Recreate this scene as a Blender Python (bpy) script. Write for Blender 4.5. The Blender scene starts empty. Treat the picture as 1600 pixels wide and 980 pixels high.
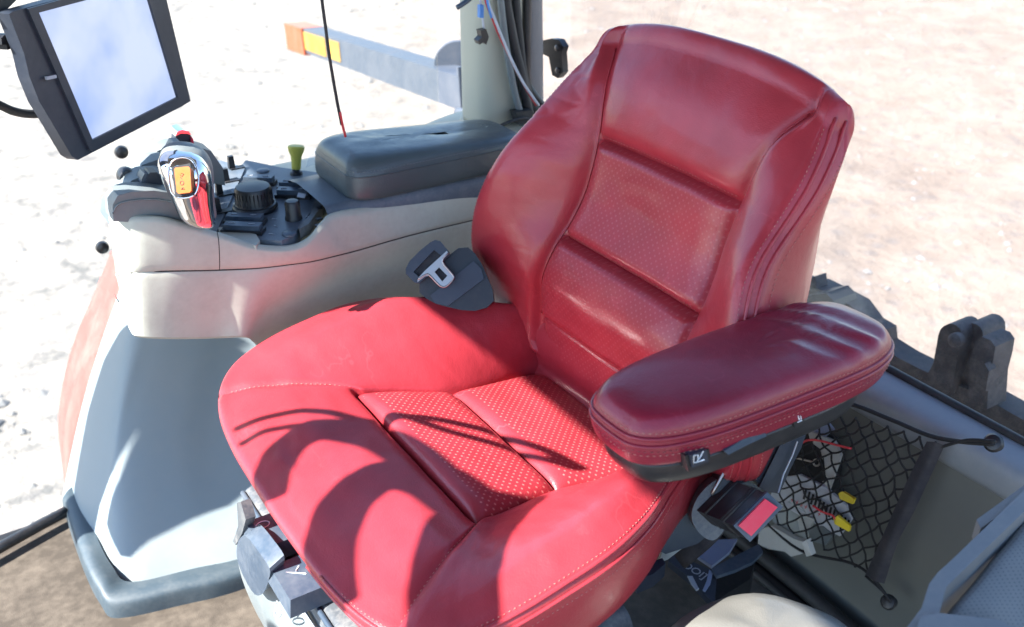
import bpy, bmesh, math, random
import numpy as np
from mathutils import Vector, Matrix, noise
R = math.radians
random.seed(7); rng = np.random.default_rng(7)
sc = bpy.context.scene
COL = sc.collection
# ------------------------------------------------------------------ camera
F = 1600.0
PITCH = math.atan(860 / F)
HEAD = R(90) - math.atan(1160 / math.hypot(F, 860))
CAM = np.array([0.0, 0.0, 1.2])
_h = np.array([math.cos(HEAD), math.sin(HEAD), 0]); _r = np.array([math.sin(HEAD), -math.cos(HEAD), 0]); _z = np.array([0, 0, 1.0])
_fw = _h * math.cos(PITCH) - _z * math.sin(PITCH); _up = _h * math.sin(PITCH) + _z * math.cos(PITCH)
cd = bpy.data.cameras.new('camera'); cam = bpy.data.objects.new('camera', cd); COL.objects.link(cam)
cam.location = CAM
cam.rotation_euler = Matrix((Vector(_r), Vector(_up), Vector(-_fw))).transposed().to_euler()
cd.sensor_width = 36; cd.lens = 36; cd.clip_start = 0.02; cd.clip_end = 500
cd.dof.use_dof = True; cd.dof.focus_distance = 1.22; cd.dof.aperture_fstop = 6.5
sc.camera = cam
# ------------------------------------------------------------------ light
SUN_EL, SUN_AZ = 45.0, 172.0           # towards the sun, measured from +X counter-clockwise
sv = np.array([math.cos(R(SUN_EL)) * math.cos(R(SUN_AZ)), math.cos(R(SUN_EL)) * math.sin(R(SUN_AZ)), math.sin(R(SUN_EL))])
w = bpy.data.worlds.new('World'); sc.world = w; w.use_nodes = True
nt = w.node_tree; nt.nodes.clear()
sky = nt.nodes.new('ShaderNodeTexSky'); sky.sky_type = 'NISHITA'; sky.sun_disc = False
sky.sun_elevation = R(SUN_EL); sky.sun_rotation = R(90 - SUN_AZ) % (2 * math.pi)
sky.air_density = 1.0; sky.dust_density = 0.4; sky.ozone_density = 3.5
bg = nt.nodes.new('ShaderNodeBackground'); bg.inputs['Strength'].default_value = 0.115
wo = nt.nodes.new('ShaderNodeOutputWorld')
nt.links.new(sky.outputs[0], bg.inputs[0]); nt.links.new(bg.outputs[0], wo.inputs[0])
sd = bpy.data.lights.new('sun', 'SUN'); sd.energy = 5.0; sd.angle = R(0.53); sd.color = (1, .975, .93)
so = bpy.data.objects.new('sun', sd); COL.objects.link(so)
so.rotation_euler = Vector(sv).to_track_quat('Z', 'Y').to_euler()
sc.view_settings.view_transform = 'Standard'; sc.view_settings.look = 'None'
sc.view_settings.exposure = 2.1; sc.view_settings.gamma = 1.0; sc.view_settings.use_curve_mapping = False
sc.render.engine = 'CYCLES'; sc.cycles.max_bounces = 8; sc.cycles.use_denoising = True
sc.cycles.sample_clamp_indirect = 6; sc.cycles.caustics_reflective = False

# ------------------------------------------------------------------ pixel of the survey -> point of the place
def P(x, y, X=None, Y=None, Z=None):
    d = _fw + (x - 800) / F * _r - (y - 490) / F * _up
    if Z is not None: t = (Z - CAM[2]) / d[2]
    elif Y is not None: t = (Y - CAM[1]) / d[1]
    else: t = (X - CAM[0]) / d[0]
    return CAM + d * t
def A(*p): return np.array(p, float)

# ------------------------------------------------------------------ materials
def N(nt, t, **k):
    n = nt.nodes.new(t)
    for a, b in k.items(): setattr(n, a, b)
    return n
def mixc(nt, fac, a, b, mode='MIX'):
    m = N(nt, 'ShaderNodeMix', data_type='RGBA', blend_type=mode)
    for s, v in ((0, fac), (6, a), (7, b)):
        if isinstance(v, bpy.types.NodeSocket): nt.links.new(v, m.inputs[s])
        elif s == 0: m.inputs[0].default_value = v
        else: m.inputs[s].default_value = (*v, 1) if len(v) == 3 else v
    return m.outputs[2]
def math_(nt, op, a, b=0.0, c=None):
    m = N(nt, 'ShaderNodeMath', operation=op)
    for i, v in enumerate((a, b) if c is None else (a, b, c)):
        if isinstance(v, bpy.types.NodeSocket): nt.links.new(v, m.inputs[i])
        else: m.inputs[i].default_value = v
    return m.outputs[0]
def ramp(nt, v, a, b):
    m = N(nt, 'ShaderNodeMapRange'); m.inputs[1].default_value = a; m.inputs[2].default_value = b
    nt.links.new(v, m.inputs[0]); return m.outputs[0]
def tex_noise(nt, co, scale, detail=4, rough=.55):
    n = N(nt, 'ShaderNodeTexNoise'); n.inputs['Scale'].default_value = scale; n.inputs['Detail'].default_value = detail
    n.inputs['Roughness'].default_value = rough; nt.links.new(co, n.inputs['Vector']); return n.outputs[0]
def bump(nt, h, strength, dist, prev=None):
    b = N(nt, 'ShaderNodeBump'); b.inputs['Strength'].default_value = strength; b.inputs['Distance'].default_value = dist
    nt.links.new(h, b.inputs['Height'])
    if prev is not None: nt.links.new(prev, b.inputs['Normal'])
    return b.outputs[0]
def base(name, rough=.5, metallic=0, spec=.5, coat=0, coat_rough=.1):
    m = bpy.data.materials.new(name); m.use_nodes = True; nt = m.node_tree; b = nt.nodes['Principled BSDF']
    b.inputs['Roughness'].default_value = rough; b.inputs['Metallic'].default_value = metallic
    b.inputs['Specular IOR Level'].default_value = spec
    b.inputs['Coat Weight'].default_value = coat; b.inputs['Coat Roughness'].default_value = coat_rough
    geo = N(nt, 'ShaderNodeNewGeometry'); return m, nt, b, geo.outputs['Position']
def plastic(name, col, rough=.5, dust=.15, dustcol=(.42, .38, .33), grain=900, gs=.15, spec=.5, metallic=0, coat=0, big=14):
    m, nt, b, co = base(name, rough, metallic, spec, coat)
    n1 = tex_noise(nt, co, big, 6, .65); n2 = tex_noise(nt, co, big * 9, 3)
    d = math_(nt, 'MULTIPLY', ramp(nt, math_(nt, 'ADD', math_(nt, 'MULTIPLY', n1, .7), math_(nt, 'MULTIPLY', n2, .3)), .44, .72), dust)
    c = mixc(nt, d, col, dustcol)
    nt.links.new(c, b.inputs['Base Color'])
    nt.links.new(math_(nt, 'ADD', math_(nt, 'MULTIPLY', d, .5), rough), b.inputs['Roughness'])
    g = tex_noise(nt, co, grain, 2)
    nt.links.new(bump(nt, g, gs, .0006), b.inputs['Normal'])
    return m
def leather(name, col, rough=.36, perf=0, grain=1.0, wear=.25, pitch=.0088, border=0.0, wrinkle=1.0, coat=.24, dot=(.62, .22, .2)):
    m, nt, b, co = base(name, rough, 0, .5)
    c2 = tuple(x * .72 for x in col)
    n1 = tex_noise(nt, co, 9, 5); c = mixc(nt, ramp(nt, n1, .3, .7), c2, col)
    vs = N(nt, 'ShaderNodeTexVoronoi'); vs.inputs['Scale'].default_value = 620; nt.links.new(co, vs.inputs['Vector'])
    # creases: long thin lines where two stretched noise fields cross zero
    mp = N(nt, 'ShaderNodeMapping'); mp.inputs['Scale'].default_value = (1.0, .45, 1.0); mp.inputs['Rotation'].default_value = (0, 0, .5); nt.links.new(co, mp.inputs[0])
    cr = tex_noise(nt, mp.outputs[0], 17, 3, .6); line = math_(nt, 'ABSOLUTE', math_(nt, 'SUBTRACT', cr, .5))
    line = math_(nt, 'SUBTRACT', 1.0, ramp(nt, line, 0.0, .012))
    patch = ramp(nt, tex_noise(nt, co, 7.3, 2), .50, .66)
    line = math_(nt, 'MULTIPLY', line, patch)
    c = mixc(nt, math_(nt, 'MULTIPLY', line, wear), c, tuple(min(1, x * 1.7 + .07) for x in col))
    nrm = bump(nt, vs.outputs[0], .16 * grain, .0009)
    nrm = bump(nt, line, -.55 * wrinkle, .0012, nrm)
    nrm = bump(nt, tex_noise(nt, co, 38, 3), .22 * wrinkle, .004, nrm)
    if perf:
        uv = N(nt, 'ShaderNodeUVMap'); sp = N(nt, 'ShaderNodeSeparateXYZ'); nt.links.new(uv.outputs[0], sp.inputs[0])
        def dist(ox, oy):
            px = math_(nt, 'SUBTRACT', math_(nt, 'FRACT', math_(nt, 'ADD', math_(nt, 'DIVIDE', sp.outputs[0], pitch), ox)), .5)
            py = math_(nt, 'SUBTRACT', math_(nt, 'FRACT', math_(nt, 'ADD', math_(nt, 'DIVIDE', sp.outputs[1], pitch), oy)), .5)
            return math_(nt, 'SQRT', math_(nt, 'ADD', math_(nt, 'MULTIPLY', px, px), math_(nt, 'MULTIPLY', py, py)))
        d = math_(nt, 'MINIMUM', dist(0, 0), dist(.5, .5))
        hole = math_(nt, 'SUBTRACT', 1.0, ramp(nt, d, .07, .17))
        ok = ramp(nt, sp.outputs[1], border, border + .002)
        hole = math_(nt, 'MULTIPLY', hole, ok)
        c = mixc(nt, math_(nt, 'MULTIPLY', hole, perf), c, dot)
        nrm = bump(nt, hole, -.5, .001, nrm)
    nt.links.new(c, b.inputs['Base Color']); nt.links.new(nrm, b.inputs['Normal'])
    rr = math_(nt, 'ADD', rough - .06, math_(nt, 'MULTIPLY', tex_noise(nt, co, 31, 4), .14))
    nt.links.new(rr, b.inputs['Roughness'])
    b.inputs['Coat Weight'].default_value = coat; b.inputs['Coat Roughness'].default_value = .15
    b.inputs['Specular IOR Level'].default_value = .36
    return m
RED = (.40, .034, .047)
M = {}
M['red'] = leather('red_leather', RED, rough=.33, wear=.13)
M['redperf'] = leather('red_leather_perforated', RED, perf=.7, pitch=.0098, border=.016)
M['redback'] = leather('red_leather_perforated_back', RED, perf=.26, pitch=.0098, rough=.32, dot=(.55, .20, .20))
M['redarm'] = leather('dark_red_leather', (.25, .014, .034), rough=.33, wear=.12, wrinkle=1.1)
M['greyleather'] = leather('blue_grey_leather', (.072, .095, .10), rough=.36, wear=.2, grain=1.3)
M['thread'] = plastic('thread', (.50, .22, .18), .8, .1)
M['thread_dark'] = plastic('thread_dark', (.2, .06, .06), .8, .1)
M['cream'] = plastic('cream_plastic', (.43, .435, .37), .5, .35, (.26, .22, .18), grain=700, gs=.25)
M['creamdark'] = plastic('warm_grey_plastic', (.36, .34, .31), .5, .3, (.22, .19, .16), grain=700, gs=.25)
M['fender'] = plastic('grey_green_plastic', (.24, .285, .30), .5, .18, (.42, .38, .33), grain=600, gs=.3, big=5)
M['deck'] = plastic('blue_grey_plastic', (.085, .11, .14), .42, .3, (.3, .3, .3), big=30)
M['hump'] = plastic('slate_plastic', (.15, .175, .18), .45, .3, (.3, .28, .25), grain=500, gs=.3)
M['black'] = plastic('black_plastic', (.010, .011, .014), .38, .15, (.18, .16, .14))
M['rubber'] = plastic('black_rubber', (.014, .015, .017), .6, .15, (.2, .18, .15))
M['darkblue'] = plastic('dark_blue_grey_plastic', (.022, .030, .046), .4, .12, (.2, .2, .2))
M['basegrey'] = plastic('dusty_slate_plastic', (.07, .08, .09), .45, .7, (.27, .26, .24), big=26)
M['button'] = plastic('steel_blue_plastic', (.04, .062, .092), .35, .3, (.25, .26, .27))
M['skirt'] = plastic('slate_rubber', (.045, .065, .08), .5, .35, (.16, .17, .17), big=20)
M['white'] = plastic('white_print', (.75, .77, .8), .6, .1)
M['greyprint'] = plastic('grey_print', (.35, .38, .42), .6, .1)
M['orange'] = plastic('orange_plastic', (.46, .13, .015), .35, .1, coat=.3)
M['yellow'] = plastic('yellow_plastic', (.72, .55, .03), .5, .25)
M['olive'] = plastic('yellow_green_plastic', (.42, .40, .06), .45, .1)
M['buckle'] = plastic('bright_red_plastic', (.72, .03, .07), .4, .15)
M['redpaint'] = plastic('red_paint', (.55, .06, .05), .35, .25)
M['amber'] = plastic('amber_lens', (.42, .06, .012), .3, .2)
M['amberpale'] = plastic('pale_yellow_reflector', (.42, .22, .02), .35, .2)
M['barpaint'] = plastic('blue_grey_paint', (.06, .075, .10), .5, .5, (.14, .14, .15), big=12)
M['carpet'] = plastic('brown_carpet', (.07, .058, .047), .95, .7, (.20, .165, .13), grain=500, gs=1, spec=.1, big=7)
M['floorgrey'] = plastic('grey_floor_mat', (.09, .085, .075), .9, .6, (.22, .19, .16), grain=400, gs=.8, spec=.15, big=8)
M['wall'] = plastic('olive_grey_panel', (.125, .127, .112), .6, .15, (.2, .19, .17), big=9)
M['ledge'] = plastic('blue_grey_ledge', (.20, .218, .235), .45, .35, (.33, .33, .33), big=10)
M['pillar'] = plastic('pale_olive_pillar', (.42, .41, .32), .5, .2, (.4, .38, .33), big=9)
M['pillargrey'] = plastic('mauve_grey_pillar', (.19, .18, .18), .5, .2, big=9)
M['net'] = plastic('black_cord', (.008, .008, .009), .8, .05)
M['webbing'] = plastic('black_webbing', (.02, .02, .028), .7, .1, grain=2500, gs=.8)
M['paper'] = plastic('white_paper', (.52, .54, .58), .7, .2)
M['bluepaper'] = plastic('blue_card', (.22, .28, .42), .6, .3, big=30)
M['fabric'] = plastic('white_cloth', (.50, .50, .47), .9, .3, grain=900, gs=.6)
M['redwire'] = plastic('red_wire', (.6, .03, .04), .4, .1)
M['bluewire'] = plastic('blue_connector', (.08, .25, .6), .4, .1)
M['iron'] = plastic('dusty_cast_iron', (.022, .023, .028), .6, .8, (.17, .15, .135), grain=300, gs=.9, big=42)
M['jump'] = leather('pale_grey_leather', (.16, .157, .142), rough=.45, wear=.1, grain=1.6)
M['jumpperf'] = leather('grey_perforated_leather', (.17, .178, .178), rough=.5, wear=.05, perf=.85, pitch=.0062, dot=(.05, .06, .07))
M['jumptrim'] = plastic('grey_trim', (.15, .16, .168), .45, .2)
M['roofgrey'] = plastic('roof_lining', (.11, .11, .115), .8, .1)
M['shadeplate'] = plastic('shade_plate_black', (.03, .03, .03), .6, .1)  # colour of the added shade plates
def metal(name, col, rough):
    m, nt, b, co = base(name, rough, 1); b.inputs['Base Color'].default_value = (*col, 1)
    nt.links.new(math_(nt, 'ADD', rough * .6, math_(nt, 'MULTIPLY', tex_noise(nt, co, 60, 5), rough * .8)), b.inputs['Roughness'])
    return m
M['chrome'] = metal('chrome', (.86, .85, .84), .07)
M['steel'] = metal('satin_steel', (.36, .33, .31), .38)
def screen_sheen_mat():
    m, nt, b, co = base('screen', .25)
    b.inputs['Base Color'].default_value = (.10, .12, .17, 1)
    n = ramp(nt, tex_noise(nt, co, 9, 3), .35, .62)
    c = mixc(nt, n, (.085, .115, .20), (.145, .165, .215)); nt.links.new(c, b.inputs['Emission Color']); b.inputs['Emission Strength'].default_value = 1.0  # emission stands in for sky reflected on the switched-off screen
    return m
M['screen'] = screen_sheen_mat()
def glass_mat(name, dirt=.04, tint=(.97, .98, .97)):
    m = bpy.data.materials.new(name); m.use_nodes = True; nt = m.node_tree; nt.nodes.clear()
    o = N(nt, 'ShaderNodeOutputMaterial'); tr = N(nt, 'ShaderNodeBsdfTransparent'); tr.inputs[0].default_value = (*tint, 1)
    gl = N(nt, 'ShaderNodeBsdfGlossy'); gl.inputs['Roughness'].default_value = .02
    df = N(nt, 'ShaderNodeBsdfDiffuse'); df.inputs[0].default_value = (.6, .58, .55, 1)
    fr = N(nt, 'ShaderNodeFresnel'); fr.inputs[0].default_value = 1.45
    geo = N(nt, 'ShaderNodeNewGeometry')
    d = math_(nt, 'MULTIPLY', ramp(nt, tex_noise(nt, geo.outputs['Position'], 45, 6, .7), .5, .8), dirt * 5)
    d = math_(nt, 'ADD', d, dirt)
    m1 = N(nt, 'ShaderNodeMixShader'); m2 = N(nt, 'ShaderNodeMixShader')
    nt.links.new(math_(nt, 'MULTIPLY', fr.outputs[0], .12), m1.inputs[0]); nt.links.new(tr.outputs[0], m1.inputs[1]); nt.links.new(gl.outputs[0], m1.inputs[2])
    nt.links.new(d, m2.inputs[0]); nt.links.new(m1.outputs[0], m2.inputs[1]); nt.links.new(df.outputs[0], m2.inputs[2])
    nt.links.new(m2.outputs[0], o.inputs[0]); return m
M['glass'] = glass_mat('window_glass', .015)
M['glassdirty'] = glass_mat('dusty_window_glass', .02, (.985, .98, .98))
def clear_plastic():
    m, nt, b, co = base('clear_plastic', .12); b.inputs['Base Color'].default_value = (.8, .85, .82, 1); b.inputs['Alpha'].default_value = .35; return m
M['clear'] = clear_plastic()
def ground_mat():
    m, nt, b, co = base('field_soil', .95, 0, .1)
    n = tex_noise(nt, co, 2.2, 9, .68); n2 = tex_noise(nt, co, .35, 4)
    v = N(nt, 'ShaderNodeTexVoronoi'); v.inputs['Scale'].default_value = 7; nt.links.new(co, v.inputs['Vector'])
    c = mixc(nt, ramp(nt, n, .36, .62), (.205, .165, .135), (.265, .218, .178))
    sp = N(nt, 'ShaderNodeSeparateXYZ'); nt.links.new(co, sp.inputs[0])
    # chalky chaff lies thicker towards the tractor's nose, bare soil towards its rear
    k = math_(nt, 'ADD', math_(nt, 'SUBTRACT', sp.outputs[0], math_(nt, 'MULTIPLY', sp.outputs[1], .52)), math_(nt, 'MULTIPLY', n2, 3.0))
    c = mixc(nt, ramp(nt, k, .2, 3.2), mixc(nt, ramp(nt, tex_noise(nt, co, 5.5, 8, .7), .36, .50), (.15, .143, .134), (.30, .268, .232)), c)
    c = mixc(nt, ramp(nt, v.outputs[0], .1, .45), mixc(nt, .5, c, (.15, .142, .14)), c)
    nt.links.new(c, b.inputs['Base Color'])
    nt.links.new(bump(nt, n, 1.0, .08), b.inputs['Normal']); return m
M['ground'] = ground_mat()

# ------------------------------------------------------------------ objects
ORG = {}
def finish(o, name, mat, parent):
    o.name = name
    if mat is not None and not o.data.materials: o.data.materials.append(M[mat] if isinstance(mat, str) else mat)
    COL.objects.link(o)
    if parent is not None: o.parent = parent; ORG[o.name] = ORG[parent.name]
    else: ORG[o.name] = np.zeros(3)
    return o
def obj(name, verts, faces, mat, parent=None, smooth=True, uv=None, stuff=False, label=None):
    off = ORG[parent.name] if parent is not None else np.zeros(3)
    V = np.asarray(verts, float).reshape(-1, 3) - off
    me = bpy.data.meshes.new(name); me.from_pydata(V.tolist(), [], [list(map(int, f)) for f in faces]); me.update()
    if smooth: me.polygons.foreach_set('use_smooth', [True] * len(me.polygons))
    if uv is not None:
        l = me.uv_layers.new(name='UVMap'); idx = np.empty(len(me.loops), int); me.loops.foreach_get('vertex_index', idx)
        l.data.foreach_set('uv', np.asarray(uv, float).reshape(-1, 2)[idx].ravel())
    o = finish(bpy.data.objects.new(name, me), name, mat, parent)
    if stuff: o['kind'] = 'stuff'
    if label: o['label'] = label
    return o
def thing(name, loc, label, cat, group=None):
    o = bpy.data.objects.new(name, None); COL.objects.link(o); o.location = loc; o.empty_display_size = .05
    ORG[o.name] = np.array(loc, float); o['label'] = label; o['category'] = cat
    if group: o['group'] = group
    return o
def tag(o, label, cat, group=None):
    o['label'] = label; o['category'] = cat
    if group: o['group'] = group
    return o
def struct(o): o['kind'] = 'structure'; return o
def grid_faces(ni, nj, wi=False, wj=False, off=0):
    f = []
    for i in range(ni if wi else ni - 1):
        for j in range(nj if wj else nj - 1):
            a = i * nj + j; b = ((i + 1) % ni) * nj + j; c = ((i + 1) % ni) * nj + (j + 1) % nj; d = i * nj + (j + 1) % nj
            f.append((a + off, b + off, c + off, d + off))
    return f
def cr(pts, n, closed=False):
    """Catmull-Rom resampling along axis 0, n steps per span"""
    p = np.asarray(pts, float); m = len(p); out = []
    def g(i):
        if closed: return p[i % m]
        if i < 0: return 2 * p[0] - p[1]
        if i >= m: return 2 * p[-1] - p[-2]
        return p[i]
    for i in range(m if closed else m - 1):
        a, b, c, d = g(i - 1), g(i), g(i + 1), g(i + 2)
        for k in range(n):
            t = k / n
            out.append(.5 * (2 * b + (c - a) * t + (2 * a - 5 * b + 4 * c - d) * t * t + (3 * b - a - 3 * c + d) * t ** 3))
    if not closed: out.append(p[-1])
    return np.array(out)
def loft(name, rows, mat, parent=None, nr=4, nt_=4, closed=False, cap=None, uvscale=None, flip=False, **k):
    """rows: list of curves (same count); smooth in both directions"""
    a = np.asarray(rows, float)                     # rows x pts x 3
    a = cr(a, nr); a = np.swapaxes(cr(np.swapaxes(a, 0, 1), nt_, closed), 0, 1)
    ni, nj = a.shape[:2]; f = grid_faces(ni, nj, False, closed)
    v = a.reshape(-1, 3); v = list(v)
    if cap:
        for e, i in (('a', 0), ('b', ni - 1)):
            if e in cap:
                c = a[i].mean(0); v.append(c); q = len(v) - 1
                for j in range(nj if closed else nj - 1):
                    x, y = i * nj + j, i * nj + (j + 1) % nj
                    f.append((x, y, q) if e == 'b' else (y, x, q))
    o = obj(name, v, f, mat, parent, **k)
    fixn(o); return o
def fixn(o):
    bm = bmesh.new(); bm.from_mesh(o.data); bmesh.ops.recalc_face_normals(bm, faces=bm.faces); bm.to_mesh(o.data); bm.free()
def frames(path, closed=False):
    p = np.asarray(path, float)
    t = (np.roll(p, -1, 0) - np.roll(p, 1, 0)) if closed else np.gradient(p, axis=0)
    t /= np.linalg.norm(t, axis=1)[:, None] + 1e-12
    ref = A(0, 0, 1) if abs(t[0][2]) < .9 else A(1, 0, 0)
    n = np.zeros_like(p); n[0] = np.cross(t[0], ref); n[0] /= np.linalg.norm(n[0])
    for i in range(1, len(p)):
        v = n[i - 1] - t[i] * np.dot(n[i - 1], t[i]); n[i] = v / (np.linalg.norm(v) + 1e-12)
    return t, n, np.cross(t, n)
def tube_vf(path, r, sides=8, closed=False, flat=1.0, off=0):
    p = np.asarray(path, float); t, n, b = frames(p, closed)
    r = np.broadcast_to(np.asarray(r, float), (len(p),))
    a = np.linspace(0, 2 * math.pi, sides, endpoint=False)
    v = p[:, None] + (np.cos(a)[None, :, None] * n[:, None] + flat * np.sin(a)[None, :, None] * b[:, None]) * r[:, None, None]
    f = grid_faces(len(p), sides, closed, True, off)
    if not closed:
        f.append(tuple(off + i for i in range(sides))[::-1]); f.append(tuple(off + (len(p) - 1) * sides + i for i in range(sides)))
    return v.reshape(-1, 3), f
def tube(name, path, r, mat, parent=None, sides=10, closed=False, sm=5, flat=1.0, **k):
    if sm: path = cr(path, sm, closed)
    if sm and not np.isscalar(r): r = cr(np.asarray(r, float)[:, None], sm, closed)[:, 0]
    v, f = tube_vf(path, r, sides, closed, flat); o = obj(name, v, f, mat, parent, **k); fixn(o); return o
def multi_tube(name, paths, r, mat, parent=None, sides=6, sm=0, **k):
    V = []; Fc = []
    for p in paths:
        if sm: p = cr(p, sm)
        v, f = tube_vf(p, r, sides, off=sum(map(len, V))); V.append(v); Fc += f
    return obj(name, np.concatenate(V), Fc, mat, parent, **k)
def bm_obj(name, bm, mat, parent=None, bevel=0, seg=2, smooth=True, label=None, limit=35):
    if bevel: 
        es = [e for e in bm.edges if len(e.link_faces) == 2 and e.calc_face_angle(0) > R(limit)]
        bmesh.ops.bevel(bm, geom=es, offset=bevel, segments=seg, affect='EDGES', profile=.6, clamp_overlap=True)
    bmesh.ops.recalc_face_normals(bm, faces=bm.faces)
    off = ORG[parent.name] if parent is not None else np.zeros(3)
    bmesh.ops.translate(bm, vec=Vector(-off), verts=bm.verts)
    me = bpy.data.meshes.new(name); bm.to_mesh(me); bm.free()
    for p in me.polygons: p.use_smooth = smooth
    if smooth: me.set_sharp_from_angle(angle=R(40))
    o = finish(bpy.data.objects.new(name, me), name, mat, parent)
    if label: o['label'] = label
    return o
def prism(name, poly, ext, mat, parent=None, bevel=.002, seg=2, **k):
    """poly: 3D points of one face; ext: extrusion vector"""
    bm = bmesh.new(); a = [bm.verts.new(Vector(p)) for p in poly]; b = [bm.verts.new(Vector(np.asarray(p) + ext)) for p in poly]
    bm.faces.new(a); bm.faces.new(b[::-1]); n = len(a)
    for i in range(n): bm.faces.new((a[i], b[i], b[(i + 1) % n], a[(i + 1) % n]))
    return bm_obj(name, bm, mat, parent, bevel, seg, **k)
def box(name, c, s, mat, parent=None, ax=None, bevel=.002, seg=2, taper=1.0, **k):
    """c centre, s sizes, ax = 3 axes (rows)"""
    ax = np.eye(3) if ax is None else np.asarray(ax, float); c = np.asarray(c, float)
    bm = bmesh.new(); vs = []
    for z in (-.5, .5):
        for x, y in ((-.5, -.5), (.5, -.5), (.5, .5), (-.5, .5)):
            q = taper if z > 0 else 1
            vs.append(bm.verts.new(Vector(c + ax[0] * x * s[0] * q + ax[1] * y * s[1] * q + ax[2] * z * s[2])))
    for f in ((3, 2, 1, 0), (4, 5, 6, 7), (0, 1, 5, 4), (1, 2, 6, 5), (2, 3, 7, 6), (3, 0, 4, 7)): bm.faces.new([vs[i] for i in f])
    return bm_obj(name, bm, mat, parent, bevel, seg, **k)
def axes(z, x=(1, 0, 0)):
    z = np.asarray(z, float); z = z / np.linalg.norm(z); x = np.asarray(x, float); x = x - z * (x @ z); x /= np.linalg.norm(x)
    return np.array([x, np.cross(z, x), z])
def lathe(name, c, prof, mat, parent=None, ax=None, n=24, **k):
    """prof: (radius, height) list"""
    ax = np.eye(3) if ax is None else ax; a = np.linspace(0, 2 * math.pi, n, endpoint=False); c = np.asarray(c, float)
    v = [c + (ax[0] * math.cos(t) + ax[1] * math.sin(t)) * r + ax[2] * h for r, h in prof for t in a]
    f = grid_faces(len(prof), n, False, True)
    f.append(tuple(range(n))[::-1]); f.append(tuple((len(prof) - 1) * n + i for i in range(n)))
    o = obj(name, v, f, mat, parent, **k); fixn(o)
    o.data.set_sharp_from_angle(angle=R(40)); return o
def resample(path, step):
    p = np.asarray(path, float); d = np.r_[0, np.cumsum(np.linalg.norm(np.diff(p, axis=0), axis=1))]
    s = np.arange(0, d[-1], step); return np.stack([np.interp(s, d, p[:, i]) for i in range(3)], 1)
def stitches(name, path, mat, parent, step=.0055, ln=.0036, r=.00045, lift=(0, 0, .0004)):
    q = resample(path, step); V = []; Fc = []
    for i in range(len(q) - 1):
        t = (q[i + 1] - q[i]); t = t / (np.linalg.norm(t) + 1e-9)
        a = q[i] + lift; b = a + t * ln; m = (a + b) / 2
        x = np.cross(t, A(.3, .2, 1)); x /= np.linalg.norm(x); y = np.cross(t, x)
        o = len(V) ; V += [a, m + x * r, m + y * r, m - x * r, m - y * r, b]
        for k in range(4):
            Fc.append((o, o + 1 + k, o + 1 + (k + 1) % 4)); Fc.append((o + 5, o + 1 + (k + 1) % 4, o + 1 + k))
    return obj(name, V, Fc, mat, parent, stuff=True)
def text(name, body, pos, ax, size, mat, parent, extrude=.0002):
    c = bpy.data.curves.new(name, 'FONT'); c.body = body; c.size = size; c.extrude = extrude; c.align_x = 'CENTER'; c.align_y = 'CENTER'
    t = bpy.data.objects.new(name, c); COL.objects.link(t); bpy.context.view_layer.update()
    me = bpy.data.meshes.new_from_object(t.evaluated_get(bpy.context.evaluated_depsgraph_get())); bpy.data.objects.remove(t)
    v = np.array([x.co[:] for x in me.vertices]); ax = np.asarray(ax)
    wv = np.asarray(pos) + v @ ax
    return obj(name, wv, [p.vertices[:] for p in me.polygons], mat, parent, smooth=False)

# ================================================================== THE SETTING
def ground():
    n = 130; x0, x1, y0, y1 = -60, 240, -60, 240
    # denser near the tractor
    g = np.linspace(-1, 1, n); s = np.sign(g) * np.abs(g) ** 2.2
    X = 6 + s * 150; Y = 6 + s * 150
    v = []
    for a in X:
        for b in Y:
            z = -1.5 + .10 * (noise.noise((a * .35, b * .35, 0))) + .05 * noise.noise((a * 1.4, b * 1.4, 3))
            v.append((a, b, z))
    o = obj('ground', v, grid_faces(n, n), 'ground'); struct(o)
    fixn(o)
    # clods and stones lying on it
    V = []; Fc = []
    for k in range(5200):
        d = 3 + 13 * random.random() ** .8; th = R(20 + 85 * random.random())
        x, y = d * math.cos(th), d * math.sin(th)
        if x < 2.4 and y < 2.6: continue
        r = .010 + .028 * random.random() ** 3; z = -1.5 + .10 * (noise.noise((x * .35, y * .35, 0))) + .05 * noise.noise((x * 1.4, y * 1.4, 3))
        o_ = len(V); q = [(1, 0, 0), (.3, .95, 0), (-.8, .6, 0), (-.8, -.6, 0), (.3, -.95, 0), (0, 0, .7)]
        for p in q: V.append((x + p[0] * r * random.uniform(.7, 1.3), y + p[1] * r * random.uniform(.7, 1.3), z - .01 + (p[2] + .15) * r * random.uniform(.6, 1.1)))
        for i in range(5): Fc.append((o_ + i, o_ + (i + 1) % 5, o_ + 5))
    obj('stones', V, Fc, 'clod', None, smooth=False, stuff=True)
M['clod'] = plastic('clod', (.20, .195, .19), .95, .8, (.30, .28, .25), spec=.1)
ground()

# cab floor with carpet and grey mat
struct(prism('cab_floor', [A(-.35, -.1, -.02), A(1.15, -.1, -.02), A(1.15, 1.70, -.02), A(-.35, 1.70, -.02)], A(0, 0, -.06), 'rubber', bevel=.004))
def sheet(name, poly, z, th, mat, n=26, amp=.004):
    return prism(name, [A(p[0], p[1], z) for p in poly], A(0, 0, th), mat, bevel=.003)
o = sheet('carpet', [(-.33, .62), (.62, .62), (.62, 1.30), (.34, 1.345), (.15, 1.385), (.105, 1.66), (-.33, 1.66)], -.016, .014, 'carpet'); struct(o)
o = sheet('floor_mat', [(.66, .3), (1.07, .3), (1.07, 1.2), (.66, 1.2)], -.016, .012, 'floorgrey'); struct(o)

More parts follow.
